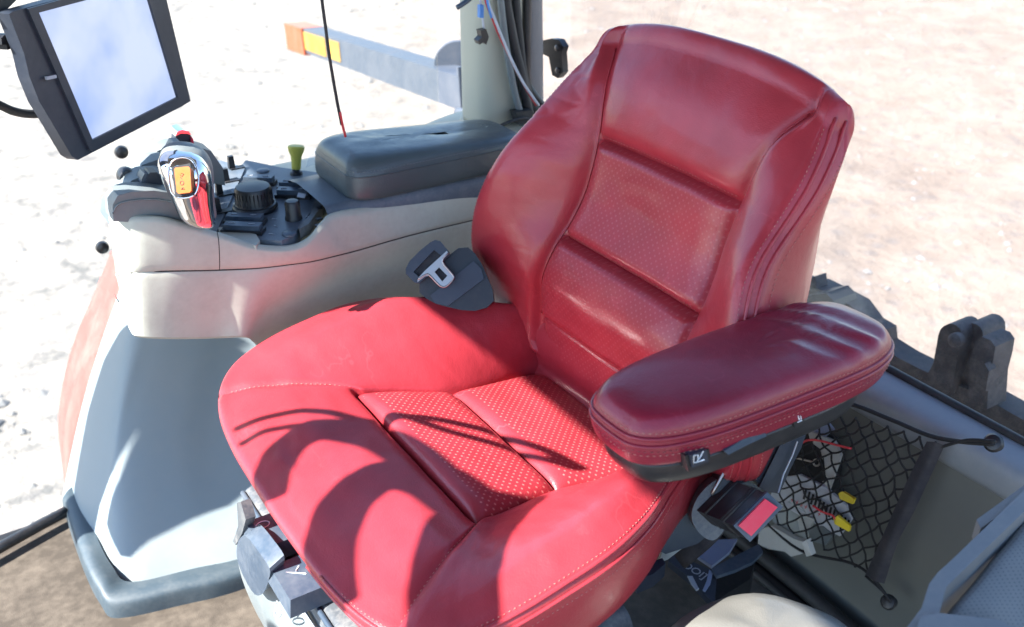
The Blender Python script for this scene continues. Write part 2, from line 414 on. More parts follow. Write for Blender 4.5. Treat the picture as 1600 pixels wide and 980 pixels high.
# rear wall below the window: panel, ledge, trim
def rearwall():
    ys = np.linspace(-.1, 1.62, 30); prof = [(1.11, -.02), (1.10, .08), (1.075, .22), (1.052, .36), (1.040, .42), (1.034, .448)]
    rows = [[A(x, y, z) for y in ys] for x, z in prof]
    o = loft('rear_wall', rows, 'wall', None, nr=4, nt_=1); struct(o)
    # ledge sits on the wall
    rows = [[A(x, y, z) for y in ys] for x, z in [(1.045, .405), (1.030, .420), (1.024, .440), (1.024, .456), (1.032, .465), (1.050, .469), (1.068, .4695), (1.076, .464), (1.078, .41)]]
    o = loft('window_ledge', rows, 'ledge', None, nr=3, nt_=1); struct(o)
    o = tube('floor_trim', [A(1.075, y, .012 + .004 * math.sin(9 * y)) for y in np.linspace(0, 1.55, 12)], .013, 'rubber', sides=8); struct(o)
    o = tube('floor_trim_inner', [A(1.045, y, .004) for y in np.linspace(0, 1.2, 8)], .007, 'rubber', sides=8); struct(o)
rearwall()

# inner fender panel (right side wall of the cab)
def fender_wall():
    # stations run from the nose of the panel to behind the seat; rows from the floor up
    rows = []
    #  bottom ring px on the floor, top ring under the console
    bot = [P(98, 775, Y=1.80), P(118, 815, Z=.0), P(150, 880, Z=.0), P(190, 925, Z=.0), P(290, 905, Z=.0), P(392, 880, Z=.0), A(.60, 1.34, 0), A(.90, 1.34, 0), A(1.08, 1.36, 0)]
    top = [P(186, 455, Y=1.71), P(197, 465, Y=1.66), P(215, 480, Y=1.60), P(260, 490, Y=1.58), P(320, 495, Y=1.57), P(400, 500, Y=1.56), A(.66, 1.54, .48), A(.92, 1.52, .48), A(1.06, 1.52, .48)]
    for k, t in enumerate((0, .08, .2, .4, .6, .8, 1.0, 1.12)):
        b = 1 - (1 - t) ** 1.5 if t <= 1 else t
        rows.append([bb + (tt - bb) * t + A(-.02 * math.sin(math.pi * min(t, 1)), .040 * math.sin(math.pi * min(t, 1)), 0) * (.3 if i < 3 else 1) for i, (bb, tt) in enumerate(zip(bot, top))])
    o = loft('fender_inner_panel', rows, 'fender', None, nr=5, nt_=6); struct(o)
    # rubber skirt round its foot
    q = cr([P(104, 780, Y=1.70), P(135, 865, Z=.035), P(160, 915, Z=.03), P(190, 940, Z=.02), P(290, 918, Z=.022), P(395, 892, Z=.02), A(.6, 1.32, .02)], 5)
    r0 = [p + A(.006, .008, .012) for p in q]; r1 = [p + A(-.006, -.004, .008) for p in q]; r2 = [p + A(-.009, -.008, -.002) for p in q]; r3 = [p + A(-.011, -.010, -.024) for p in q]
    r_ = [p + A(.024, .030, .006) for p in q]
    struct(loft('rubber_skirt', [r_, r0, r1, r2, r3], 'skirt', None, nr=3, nt_=1))
    # black sill under the side window
    struct(tube('side_window_sill', [P(-40, 878, Z=.02), P(60, 822, Z=.02), P(104, 799, Z=.02)], .010, 'black', sides=6, sm=2))
fender_wall()

# red exterior fender seen through the side window
rf = [[P(x, y, Y=Y_) for x, y in pts] for Y_, pts in (
    (1.86, [(196, 455), (170, 520), (135, 600), (112, 680), (104, 740), (104, 775)]),
    (1.80, [(205, 465), (192, 520), (165, 600), (140, 680), (122, 740), (112, 790)]),
    (1.78, [(260, 465), (240, 520), (205, 600), (180, 680), (160, 740), (150, 800)]))]
rf.insert(0, [p + A(.03, .25, -.02) for p in rf[0]])
o = loft('red_fender', rf, 'redpaint', None, nr=4, nt_=5); tag(o, 'red outer fender edge seen past the grey inner panel at left', 'fender')

# cream rear deck / wheel-arch top behind the console and window frame base
rows = [[A(x, y, z + .035 * math.exp(-((x - .95) / .14) ** 2)) for x in np.linspace(.38, 1.06, 14)] for y, z in ((1.345, .46), (1.36, .59), (1.40, .612), (1.50, .614), (1.60, .60), (1.645, .575), (1.65, .48))]
struct(loft('wheel_arch_top', rows, 'pillar', None, nr=3, nt_=2))

# ================================================================== THE SEAT
SC = .88                                             # y of the seat's centre line
seat = thing('tractor_seat', (.50, SC, 0), 'red leather tractor seat with perforated panels, one padded armrest and dusty grey base', 'seat')
S_in = [(.715, .142), (.670, .140), (.625, .132), (.585, .125), (.545, .122), (.512, .128), (.482, .136), (.458, .142), (.438, .146), (.4225, .150), (.4215, .10), (.421, .05), (.421, 0)]
E_out = [(.725, .190, .508), (.672, .205, .524), (.605, .243, .536), (.545, .279, .542), (.485, .300, .541), (.425, .304, .532), (.365, .302, .520), (.315, .288, .507), (.283, .255, .497), (.263, .200, .492), (.254, .130, .490), (.252, .065, .489), (.251, 0, .489)]
zin = lambda x: .500 - .055 * max(0, (x - .43)) / .26
def mirror(rows):                                    # rows of (x,h,z) right half -> full ring
    out = []
    for r in rows: out.append([A(x, SC + h, z) for x, h, z in r] + [A(x, SC - h, z) for x, h, z in r[-2::-1]])
    return out
def ring_row(f, z_of):
    r = []
    for (sx, sh), (ex, eh, ez) in zip(S_in, E_out):
        x, h = sx + (ex - sx) * f, sh + (eh - sh) * f; r.append((x, h, z_of(sx, ez, x, h)))
    return r
def off_row(d, dz):
    e = np.array(E_out)[:, :2]; t = np.gradient(e, axis=0); n = np.stack([-t[:, 1], t[:, 0]], 1); n /= np.linalg.norm(n, axis=1)[:, None]
    n[-1] = (-1, 0); sgn = 1 if (n[4] @ A(0, 1)) > 0 else -1; n[-1] = (-1 * 1, 0)
    n[:-1] *= sgn
    k = [0, 0, 0, 0, 0, .05, .15, .35, .6, .9, 1, 1, 1]           # the nose tucks under, the flanks drop straight
    return [(e[i, 0] + n[i, 0] * (d + k[i] * dz * .55), e[i, 1] + n[i, 1] * (d + k[i] * dz * .55), E_out[i][2] + dz) for i in range(len(E_out))]
rows_c = [ring_row(0.0, lambda sx, ez, x, h: zin(sx) - .012),
          ring_row(.05, lambda sx, ez, x, h: zin(sx) + .004),
          ring_row(.20, lambda sx, ez, x, h: zin(sx) * .75 + ez * .25 + .011),
          ring_row(.45, lambda sx, ez, x, h: zin(sx) * .35 + ez * .65 + .016),
          ring_row(.72, lambda sx, ez, x, h: ez + .013),
          ring_row(.90, lambda sx, ez, x, h: ez + .006),
          off_row(0, 0), off_row(.006, -.016), off_row(.007, -.042), off_row(.003, -.075), off_row(-.012, -.100), off_row(-.045, -.108)]
RING = cr(np.asarray(mirror(rows_c)), 6); RING = np.swapaxes(cr(np.swapaxes(RING, 0, 1), 8), 0, 1)
# soft dents and creases in the cover
for i in range(RING.shape[0]):
    for j in range(RING.shape[1]):
        p = RING[i, j]; k = math.sin(math.pi * min(1, i / 36))
        RING[i, j, 2] += k * (.0050 * noise.noise(p * 9) + .0018 * noise.noise(A(p[0] * 34, p[1] * 20, 5)) - .0016 * min(1, 2 * max(0, noise.noise(p * 6 + A(3, 0, 0)))) * max(0, 1 - abs(noise.noise(A(p[0] * 30, p[1] * 12, 9))) / .10))
def cut(name, j0, j1, mat, i0=0, i1=None):
    a = RING[i0:i1, j0:j1]; o = obj(name, a, grid_faces(*a.shape[:2]), mat, seat); fixn(o); return o
NJ = RING.shape[1]; jc = 8 * 8 + 2
def tuck(a, j, d=.0035, wd=1):                       # pinch the cover down into a seam
    for dj, q in ((0, 1), (1, .45), (2, .12), (-1, .45), (-2, .12)):
        a[6:38, j + dj, 2] -= d * q
tuck(RING, jc); tuck(RING, NJ - 1 - jc)
cut('side_bolster', 0, jc + 1, 'red'); cut('front_roll', jc, NJ - jc, 'red'); cut('side_bolster', NJ - 1 - jc, NJ, 'red')
# base pan below the cushion
pan = [[p + (A(.50, SC, p[2]) - p) * f - A(0, 0, dz) for p in RING[-1, ::8]] for f, dz in ((0, 0), (.12, .012), (.14, .03))]
loft('seat_pan', pan, 'rubber', seat, nr=2, nt_=2)
# piping, twin ridge, and stitching round the rim
ir = 36
edge = RING[ir]; e2 = RING[ir + 4]; e3 = RING[ir + 7]
tube('piping', edge[112::4] + A(0, 0, .0005), .0024, 'red', seat, sides=8, sm=3)
tube('piping', e2[108::4], .0022, 'red', seat, sides=8, sm=3)
stitches('stitching', RING[ir - 2, 116:-6] + A(0, 0, .0002), 'thread', seat)
stitches('stitching', e3[104:-6], 'thread', seat)
for jj in (jc + 0, NJ - 1 - jc): stitches('stitching', RING[8:34, jj] + A(0, 0, .0012), 'thread', seat, step=.006, r=.0004)
def side_creases():
    pass
# insert panels: pillows between the seams
def panel(name, x0, x1, hfun, zfun, mat, hp, ny=44, nx=36, p_edge=5, parent=None, lip0=.0):
    v = []; uv = []
    for i in range(nx + 1):
        a = i / nx; a = .5 - .5 * math.cos(math.pi * a)
        x = x0 + (x1 - x0) * a; hw = hfun(x)
        for j in range(ny + 1):
            b = -math.cos(math.pi * j / ny); y = SC + hw * b
            e = (1 - abs(2 * a - 1) ** (p_edge * 1.6)) * (1 - abs(b) ** (p_edge * 1.8))
            z = zfun(x) - .011 + (hp + .011) * max(e, 0) ** .6 + .0016 * noise.noise((x * 22, y * 16, 1)) * e
            v.append((x, y, z)); uv.append((y - SC, (x - x0)))
    o = obj(name, v, grid_faces(nx + 1, ny + 1), mat, parent, uv=uv); fixn(o); return o
xs_ = [s[0] for s in S_in[:10]][::-1]; hs_ = [s[1] for s in S_in[:10]][::-1]
hf = lambda x: float(np.interp(x, xs_, hs_)) + .001
panel('insert_panel', .4215, .5445, hf, zin, 'redperf', .008, parent=seat)
panel('insert_panel', .5445, .705, hf, zin, 'redperf', .008, parent=seat)
# plain leather strip that closes the gap to the backrest
rows = []
for x, z in ((.690, .440), (.699, .452), (.697, .474), (.700, .500), (.712, .522), (.730, .540)):
    rows.append([A(x + .004 * math.cos(math.pi * (y - SC) / .3), y, z + .004 * math.cos((y - SC) * 10)) for y in np.linspace(SC - .165, SC + .165, 9)])
loft('rear_filler', rows, 'red', seat, nr=5, nt_=5)

# ---------------------------------------------------------------- backrest
B0 = A(.713, .8765, .56); RC = R(14); BN = A(-math.cos(RC), 0, math.sin(RC)); BU = A(0, -1., 0); BV = A(math.sin(RC), 0, math.cos(RC))
def bp(u, v, d): return B0 + BU * u + BV * v + BN * d
tv = [-.075, -.05, -.01, .03, .07, .11, .15, .19, .23, .27, .31, .352]
Uc = [.218, .250, .264, .266, .259, .248, .236, .226, .220, .217, .211, .196]
Dc = [-.005, .022, .044, .062, .073, .077, .074, .062, .042, .022, .002, -.022]
ww = [.150, .152, .149, .143, .138, .134, .131, .130, .133, .139, .149, .168]
cc = [.004, .008, .018, .032, .028, .013, .004, .002, .002, .000, -.008, -.028]
db = [-.055, -.075, -.092, -.097, -.098, -.098, -.096, -.092, -.086, -.080, -.074, -.068]
def sec(v):
    I = lambda t: float(np.interp(v, tv, t))
    u, d, w_, c, b = I(Uc), I(Dc), I(ww), I(cc), I(db)
    g = c - .014
    return [(0, c), (.35 * w_, c * 1.0), (.7 * w_, c + .0005), (w_ - .012, c - .003), (w_, g), (w_ + .010, g + .012 + .10 * (d - g)),
            (w_ + (u - w_) * .45, g + (d - g) * .68), (w_ + (u - w_) * .80, g + (d - g) * .97), (u, d), (u + .010, d - .013), (u + .0125, d - .035),
            (u + .006 - .3 * (u - .2), (d + b) * .45), (u - .004 - .75 * max(0, u - .2), b + .024), (u - .018 - .8 * max(0, u - .2), b + .006), (u * .62, b - .004), (0, b - .006)]
def smooth1(a, k=3):
    return a
NV = 150; NS = 6
vv = np.linspace(-.075, .352, NV + 1)
grooves = (.090, .223)
def pillow(v):
    ks = (-.035, .090, .223, .40)
    for a, b in zip(ks, ks[1:]):
        if a <= v <= b:
            x = (v - a) / (b - a)
            if b > .39: e = min(1, (1 - (1 - min(1, x / .18)) ** 3)); k_ = max(0, 1 - (v - .223) / .1); return (.012 + .007 * k_) * e - (.012 + .007 * k_)
            lo = 1 - (1 - min(1, x / .16)) ** 2.6; hi = 1 - (1 - min(1, (1 - x) / .10)) ** 3
            return .019 * lo * hi - .019
    return -.010
from itertools import chain
rows_b = []
# smooth the tables over v
dense = {}
tvd = np.array(tv)
def sm_tab(t):
    q = cr(np.stack([tvd, np.array(t)], 1), 10); return q
tabs = [sm_tab(t) for t in (Uc, Dc, ww, cc, db)]
def I2(k, v): return float(np.interp(v, tabs[k][:, 0], tabs[k][:, 1]))
def sec2(v):
    global Uc
    u, d, w_, c, b = (I2(k, v) for k in range(5)); g = c - .012 + .005 * min(1, max(0, (v - .24) / .06))
    return [(0, c), (.35 * w_, c), (.7 * w_, c + .001), (w_ - .014, c - .002), (w_, g), (w_ + .012, g + .014 + .10 * (d - g)),
            (w_ + (u - w_) * .45, g + .004 + (d - g) * .66), (w_ + (u - w_) * .80, g + (d - g) * .97), (u - .003, d), (u + .003, d - .009), (u + .009, d - .034),
            (u + .010 - .25 * (u - .19), d * .45 + b * .55), (u - .002 - .65 * max(0, u - .19), b + .026), (u - .016 - .75 * max(0, u - .19), b + .006), (u * .62, b - .004), (0, b - .006)]
def warp(u, v): 
    k = min(1, max(0, (v - .16) / .2)); k = k * k * (3 - 2 * k)
    return v - .029 * k * abs(u / .2) ** 3.0 + .004 * k
def build_half():
    out = []; seamw = []
    for v in vv:
        s = cr(np.array(sec2(v)), NS); pw = pillow(v)
        uc = I2(2, v)
        for k in range(len(s)):
            if k <= 4 * NS:
                f = 1 - (k / (4 * NS)) ** 6
                s[k, 1] += pw * f
        out.append([(a, v, b) for a, b in s])
    # bottom: curl under
    first = out[0]; b = I2(4, -.075) 
    pre = []
    for ph in (75, 50, 25):
        q = R(ph); pre.append([(a * (1 - .10 * math.sin(q)), -.075 - .022 * math.sin(q), b * .5 + (d - b * .5) * math.cos(q)) for a, v, d in first])
    last = out[-1]; mid = -.043; post = []
    for ph in (12, 24, 36, 48, 60, 72, 82, 90):
        q = R(ph); post.append([(a * (1 - .035 * math.sin(q) ** 2), .352 + .026 * math.sin(q), mid + (d - mid) * math.cos(q) ** .9 if ph < 90 else mid) for a, v, d in last])
    return np.array(pre + out + post), len(pre)
HB, NPRE = build_half()
full = np.concatenate([HB[:, ::-1] * A(-1, 1, 1), HB[:, 1:]], 1)      # columns: back centre(-) .. centre .. back centre(+)
W3 = np.zeros_like(full)
for i in range(full.shape[0]):
    for j in range(full.shape[1]):
        u, v, d = full[i, j]; vv_ = warp(u, v)
        n1 = noise.noise((u * 12, v * 12, 2)); n2 = noise.noise((u * 30, v * 46, 7))
        amp = 1 if abs(u) > .01 else 1
        n3 = noise.noise((u * 15 + v * 6, v * 34, 11)); ms = max(0, noise.noise((u * 5, v * 5, 20)) + .15)
        d2 = d + .0022 * n1 + .0007 * n2 - .0013 * min(1, ms * 2) * max(0, 1 - abs(n3) / .07) * min(1, max(0, abs(u) - .145) / .03)
        W3[i, j] = bp(u, vv_, d2)
C0 = HB.shape[1] - 1                                  # centre column
def piece(name, i0, i1, j0, j1, mat, uvm=False, parent=None):
    a = W3[i0:i1 + 1, j0:j1 + 1]; uv = None
    if uvm: uv = full[i0:i1 + 1, j0:j1 + 1, :2] + A(0, .5)
    o = obj(name, a, grid_faces(*a.shape[:2]), mat, parent or seat, uv=uv); fixn(o); return o
iv = lambda v: NPRE + int(round((v + .075) / (.352 + .075) * NV))
bk = thing  # (kept short)
sj = 4 * NS; pj = 9 * NS; nI = full.shape[0] - 1
bmesh_parent = seat
shell = piece('backrest_shell', 0, nI, 0, C0 - pj, 'red'); 
piece('backrest_side_bolster', 0, nI, C0 - pj, C0 - sj, 'red'); piece('backrest_side_bolster', 0, nI, C0 + sj, C0 + pj, 'red')
piece('backrest_shell', 0, nI, C0 + pj, 2 * C0, 'red')
piece('head_panel', iv(.223), nI, C0 - sj, C0 + sj, 'red')
piece('perforated_back_panel', iv(.090), iv(.223), C0 - sj, C0 + sj, 'redback', True)
piece('lumbar_panel', iv(-.075), iv(.090), C0 - sj, C0 + sj, 'redback', True)
def col(j, v0=-.07, v1=.352): return W3[iv(v0):iv(v1) + 4, j]
for sg in (1, -1):
    c = C0 + sg * 9 * NS
    tube('piping', cr(col(c)[::6], 1) + BN * .0004, .0022, 'red', seat, sides=8, sm=3)
    tube('piping', cr(col(c + sg * 3)[::6], 1) , .0020, 'red', seat, sides=8, sm=3)
    stitches('stitching', col(c - sg * 4)[2:-3] + BN * .0003, 'thread', seat, lift=(-.0003, 0, 0))
    stitches('stitching', col(c + sg * 6)[2:-3] + BU * sg * .0004, 'thread', seat, lift=(0, 0, 0))
    tube('seam_piping', col(C0 + sg * 4 * NS, -.03)[::6] + BN * .001, .0011, 'red', seat, sides=6, sm=2)
for vg in (.090, .223):
    r = W3[iv(vg) + 2, C0 - sj + 3:C0 + sj - 3]; stitches('stitching', r + BN * .0006, 'thread', seat, r=.0004, lift=(-.0004, 0, .0002))

# ---------------------------------------------------------------- armrest (left of the sitter)
def sup(cx, cy, a, b, n=3.2, m=36, nose=0.0):
    out = []
    for k in range(m):
        t = 2 * math.pi * k / m; c, s = math.cos(t), math.sin(t)
        x = a * abs(c) ** (2 / n) * (1 if c > 0 else -1); y = b * abs(s) ** (2 / n) * (1 if s > 0 else -1)
        y *= 1 + .07 * (x / a)
        out.append((cx + x, cy + y))
    return out
ac = (.629, .574); aa, ab = .165, .061
def arm_row(sa, sb, z, tilt=.0, dz=0, n=3.5):
    return [A(x, y, z + tilt * (x - ac[0])) for x, y in sup(ac[0], ac[1], aa * sa, ab * sb, n)]
rows_a = [arm_row(.86, .80, .666), arm_row(.955, .93, .668), arm_row(.985, .975, .676), arm_row(1.0, 1.0, .686), arm_row(.995, .985, .698), arm_row(.965, .93, .709), arm_row(.90, .80, .7165), arm_row(.70, .50, .7205, n=2.6), arm_row(.35, .22, .7215, n=2.2)]
ar = np.asarray(rows_a, float); ar = cr(ar, 5); ar = np.swapaxes(cr(np.swapaxes(ar, 0, 1), 4, True), 0, 1)
for i in range(ar.shape[0]):
    for j in range(ar.shape[1]):
        p = ar[i, j]; k = max(0, (i - 14) / ar.shape[0]); f = np.clip((p[0] - .64) / .08, 0, 1)
        s_ = (p[0] - .62) + .55 * (p[1] - .57)
        fold = math.sin(s_ * 2 * math.pi / .034 + 1.3 * math.sin(p[1] * 50)) * .5 + .5
        ar[i, j, 2] += k * f * .0042 * (fold ** 2 - .5) * 2 * np.clip((.775 - p[0]) / .03, 0, 1) + k * .003 * noise.noise(p * 14)
v = list(ar.reshape(-1, 3)); ni, nj = ar.shape[:2]; f = grid_faces(ni, nj, False, True)
v.append(ar[-1].mean(0)); q = len(v) - 1; f += [((ni - 1) * nj + j, (ni - 1) * nj + (j + 1) % nj, q) for j in range(nj)]
v.append(ar[0].mean(0)); q = len(v) - 1; f += [(j, (j + 1) % nj, q) for j in range(nj)]
armpad = obj('armrest', v, f, 'redarm', seat); fixn(armpad)
tube('piping', ar[20, ::4], .0022, 'redarm', armpad, sides=8, closed=True, sm=3)
tube('piping', ar[17, ::4] , .0020, 'redarm', armpad, sides=8, closed=True, sm=3)
stitches('stitching', ar[22], 'thread', armpad, lift=(0, -.0003, .0003)); stitches('stitching', ar[13], 'thread', armpad, lift=(0, -.0006, 0))
stitches('stitching', ar[15], 'thread_dark', armpad, lift=(0, -.0006, 0))
rows_h = [[A(x, y, z) for x, y in sup(cx, .572, a, b, 3.4)] for z, cx, a, b in ((.667, .618, .142, .054), (.655, .618, .1415, .0525), (.643, .620, .136, .049), (.636, .624, .122, .043))]
loft('armrest_housing', rows_h, 'black', armpad, nr=3, nt_=2, closed=True, cap='ab')
nface = A(0, -1, 0)
sw = prism('rocker_switch', [P(x, y, Y=.5160) for x, y in ((1078, 712), (1104, 703), (1107, 721), (1082, 731))], A(0, .008, 0), 'darkblue', armpad, bevel=.001)
swb = prism('switch_frame', [P(x, y, Y=.518) for x, y in ((1070, 713), (1108, 702), (1112, 724), (1076, 737))], A(0, .01, 0), 'black', armpad, bevel=.001)
def marks(name, polys, Y, mat, parent, r=.0006):
    return multi_tube(name, [[P(x, y, Y=Y) for x, y in pl] for pl in polys], r, mat, parent, sides=4)
marks('seat_symbol', [[(1084, 712), (1084, 723), (1090, 722), (1091, 711), (1085, 712)], [(1092, 721), (1100, 718)], [(1092, 718), (1099, 705)], [(1085, 723), (1100, 719)]], .5152, 'white', armpad)
rows_l = [[P(x, y, Y=.5175) + A(0, dy, 0) for x, y in ((1132, 703), (1160, 688), (1195, 673), (1197, 680), (1165, 697), (1138, 710))] for dy in (.004, 0, -.003)]
prism('slide_lever', [P(x, y, Y=.5165) for x, y in ((1132, 705), (1160, 687), (1196, 674), (1197, 682), (1165, 697), (1138, 711))], A(0, .008, 0), 'button', armpad, bevel=.002)
prism('rocker_switch', [P(x, y, Y=.516) for x, y in ((1238, 652), (1254, 645), (1258, 662), (1242, 669))], A(0, .01, 0), 'black', armpad, bevel=.001)
marks('seat_symbol', [[(1247, 650), (1249, 656)], [(1246, 660), (1253, 657)], [(1251, 650), (1252, 655)]], .5135, 'white', armpad)
#@@BRACKET
#@@TAIL
def rnd(pts, n=4): return [tuple(p) for p in cr(np.array(pts, float), n, True)]
def D(x, y, d):
    return CAM + (_fw + (x - 800) / F * _r - (y - 490) / F * _up) * d
def DD(pts, d): return [D(x, y, d) for x, y in pts]
def plate(name, outer, holes, ext, mat, parent, bevel=0.0):
    """flat plate with holes; outer/holes are 3D loops in one plane"""
    from mathutils.geometry import tessellate_polygon
    loops = [outer] + holes; pts = np.concatenate([np.asarray(l) for l in loops]); n = len(pts)
    tri = tessellate_polygon([[Vector(p) for p in l] for l in loops])
    v = list(pts) + list(pts + ext); f = [tuple(t) for t in tri] + [tuple(i + n for i in t[::-1]) for t in tri]
    k = 0
    for l in loops:
        m = len(l)
        for i in range(m): a, b = k + i, k + (i + 1) % m; f.append((a, b, b + n, a + n))
        k += m
    o = obj(name, v, f, mat, parent, smooth=False); fixn(o); return o

# ---------------------------------------------------------------- seat base under the cushion
rows = [[A(x, y, z) for y in np.linspace(.70, 1.062, 8)] for x, z in ((.40, .392), (.33, .390), (.283, .386), (.274, .380), (.268, .366))]
loft('base_top_plate', rows, 'basegrey', seat, nr=3, nt_=1)
rows = [[A(x, y, z) for y in np.linspace(.70, 1.06, 8)] for x, z in ((.276, .372), (.268, .360), (.260, .335), (.252, .300), (.252, .25), (.264, .18), (.285, .10))]
loft('base_front_plate', rows, 'hump', seat, nr=3, nt_=1)
prism('base_side_plate', [A(.272, 1.062, .378), A(.60, 1.062, .385), A(.60, 1.062, .12), A(.29, 1.062, .12), A(.262, 1.062, .22), A(.258, 1.062, .31)], A(0, -.012, 0), 'basegrey', seat, bevel=.003)
tube('edge_rail', [A(.271, y, .3815) for y in np.linspace(.70, 1.062, 6)], .0035, 'button', seat, sides=6, sm=1)
tube('trim_strip', [A(.262, y, .361 + .002 * math.sin(y * 30)) for y in np.linspace(.70, 1.055, 12)], .0035, 'greyprint', seat, sides=6, sm=1)
def key(px, py, sx, sy, sym):
    c = P(px, py, Z=.400); b = box('push_button', c, (sx, sy, .022), 'button', seat, bevel=.006, seg=3, taper=.9)
    for pl in sym: multi_tube('button_symbol', [[c + A(x, y, .0115) for x, y in pl]], .0008, 'white', b, sides=4)
key(441, 832, .075, .062, [[(-.018 + .008 * math.cos(t), .012 + .006 * math.sin(t)) for t in np.linspace(0, 6.3, 13)]])
key(484, 905, .075, .068, [[(-.022, .012), (-.004, -.002)], [(-.012, .008), (-.006, .014)]])
pc = P(398, 885, Z=.30)
prism('release_paddle', [P(x, y, X=.238) for x, y in rnd(((372, 846), (384, 838), (404, 862), (421, 888), (420, 905), (412, 926), (398, 929), (380, 900), (370, 870)), 3)], A(.018, 0, .010), 'button', seat, bevel=.0085, seg=4)
prism('paddle_guard', [P(x, y, X=.240) for x, y in ((370, 786), (376, 784), (384, 812), (378, 834), (368, 852), (364, 846), (372, 822))], A(.012, 0, 0), 'basegrey', seat, bevel=.003)
multi_tube('dial_mark', [[P(434 + 5 * math.cos(t), 958 + 6 * math.sin(t), X=.2385) for t in np.linspace(0, 6.3, 12)], [P(431, 952, X=.2385), P(432, 940, X=.2385)]], .0012, 'white', seat, sides=4)
loft('suspension_bellows', [[A(.43 + r * .80 * math.cos(t), SC + .06 + r * .60 * math.sin(t), z) for t in np.linspace(0, 2 * math.pi, 20, endpoint=False)] for z, r in ((.385, .15), (.35, .18), (.32, .15), (.29, .18), (.25, .15), (.22, .18), (.18, .15), (.15, .18), (.10, .15), (.0, .17))], 'rubber', seat, nr=3, nt_=2, closed=True)
rows = [[A(x, y + .01 * math.sin(x * 9), z) for x in np.linspace(.40, .56, 8)] for y, z in ((.72, .385), (.665, .38), (.64, .365), (.632, .32), (.65, .25), (.66, .16), (.70, .10))]
loft('side_cover', rows, 'basegrey', seat, nr=4, nt_=2)
prism('recline_handle', [P(x, y, Z=.40) for x, y in ((990, 895), (1010, 880), (1035, 872), (1040, 880), (1022, 896), (996, 907))], A(0, 0, -.02), 'darkblue', seat, bevel=.005, seg=3)
multi_tube('handle_mark', [[P(1008, 884, Z=.4015), P(1016, 887, Z=.4015)], [P(1014, 878, Z=.4015), P(1011, 888, Z=.4015)]], .0009, 'greyprint', seat, sides=4)

# arm that carries the armrest
abr = prism('armrest_bracket', DD([(1128, 735), (1262, 672), (1252, 700), (1234, 735), (1218, 772), (1196, 768), (1180, 750), (1140, 760), (1112, 775)], 1.13), _fw * .035, 'black', seat, bevel=.004)
prism('bracket_rib', DD([(1222, 690), (1240, 684), (1222, 726), (1196, 768), (1186, 762)], 1.122), _fw * .010, 'black', abr, bevel=.002)
prism('bracket_lower', DD([(1130, 745), (1190, 765), (1150, 800), (1090, 850), (1040, 866), (1010, 850), (1080, 790)], 1.18), _fw * .04, 'black', seat, bevel=.006)
prism('floor_bracket', DD([(1040, 835), (1075, 820), (1086, 842), (1044, 874), (1030, 880)], 1.20), _fw * .03, 'cream', seat, bevel=.004)
tube('bracket_rod', DD([(1135, 732), (1124, 752), (1112, 772)], 1.118), .0022, 'steel', seat, sides=6, sm=2)
multi_tube('bracket_edge', [DD([(1246, 690), (1238, 712), (1224, 742), (1216, 770)], 1.118)], .0009, 'greyprint', seat, sides=4)

# belt buckle on its stalk (left of the sitter)
bd = 1.09
fr = DD([(1148, 822), (1199, 771), (1222, 791), (1172, 845)], bd - .006)
bdir = D(1112, 788, bd + .05) - D(1172, 812, bd)
bk_ = prism('belt_buckle', fr, bdir, 'black', seat, bevel=.006, seg=4)
bz = DD(rnd([(1125, 748), (1155, 752), (1172, 772), (1150, 800), (1120, 842), (1098, 838), (1082, 815), (1084, 790), (1100, 765)]), bd + .045)
bz2 = DD([(1135, 757), (1152, 762), (1160, 776), (1140, 800), (1118, 828), (1104, 828), (1094, 812), (1096, 792), (1108, 772)], bd + .05)
prism('buckle_boot', bz, _fw * .028, 'basegrey', bk_, bevel=.006, seg=3)
for q_ in (.30, .36, .78):
    c4 = [p + bdir * q_ for p in fr]; cm = sum(c4) / 4
    tube('body_ridge', [cm + (p - cm) * .985 for p in c4], .0022, 'rubber', bk_, sides=6, closed=True, sm=0)
prism('buckle_bezel', DD([(1146, 822), (1199, 769), (1224, 792), (1172, 847)], bd - .010), _fw * .006, 'button', bk_, bevel=.0015)
prism('release_button', DD([(1154, 822), (1196, 780), (1215, 793), (1174, 838)], bd - .0145), _fw * .008, 'buckle', bk_, bevel=.0015)
rp = [D(1128, 800, bd + .06), D(1105, 830, bd + .09), D(1060, 870, bd + .14)]
tube('buckle_strap', rp, .016, 'webbing', bk_, sides=8, flat=.25)

# belt retractor and tongue (right of the sitter)
rt = thing('belt_retractor', tuple(A(.64, 1.08, .50)), 'black seat belt retractor box wedged between the red backrest and the console', 'belt retractor')
rd = 1.375
prism('retractor_housing', DD(rnd([(655, 442), (716, 388), (742, 396), (760, 430), (772, 470), (742, 486), (700, 480), (668, 468)], 2), rd), _fw * .06, 'black', rt, bevel=.007, seg=3)
prism('cover', DD([(672, 462), (740, 408), (752, 420), (756, 436), (700, 478), (680, 474)], rd - .006), _fw * .02, 'darkblue', rt, bevel=.005, seg=3)
tg = thing('seat_belt_tongue', tuple(D(680, 420, rd - .03)), 'steel seat belt tongue with black webbing slot resting on the retractor box', 'seat belt')
td = rd - .022
plate('slot_frame', DD([(634, 428), (634, 420), (640, 408), (656, 392), (672, 379), (680, 375), (688, 377), (702, 394), (702, 399), (655, 443), (648, 442)], td + .004), [DD([(646, 425), (678, 391), (690, 400), (656, 434)], td + .004)], _fw * .010, 'darkblue', tg)
prism('webbing', DD([(642, 420), (676, 384), (690, 398), (654, 436)], td + .009), _fw * .006, 'webbing', tg, bevel=.001)
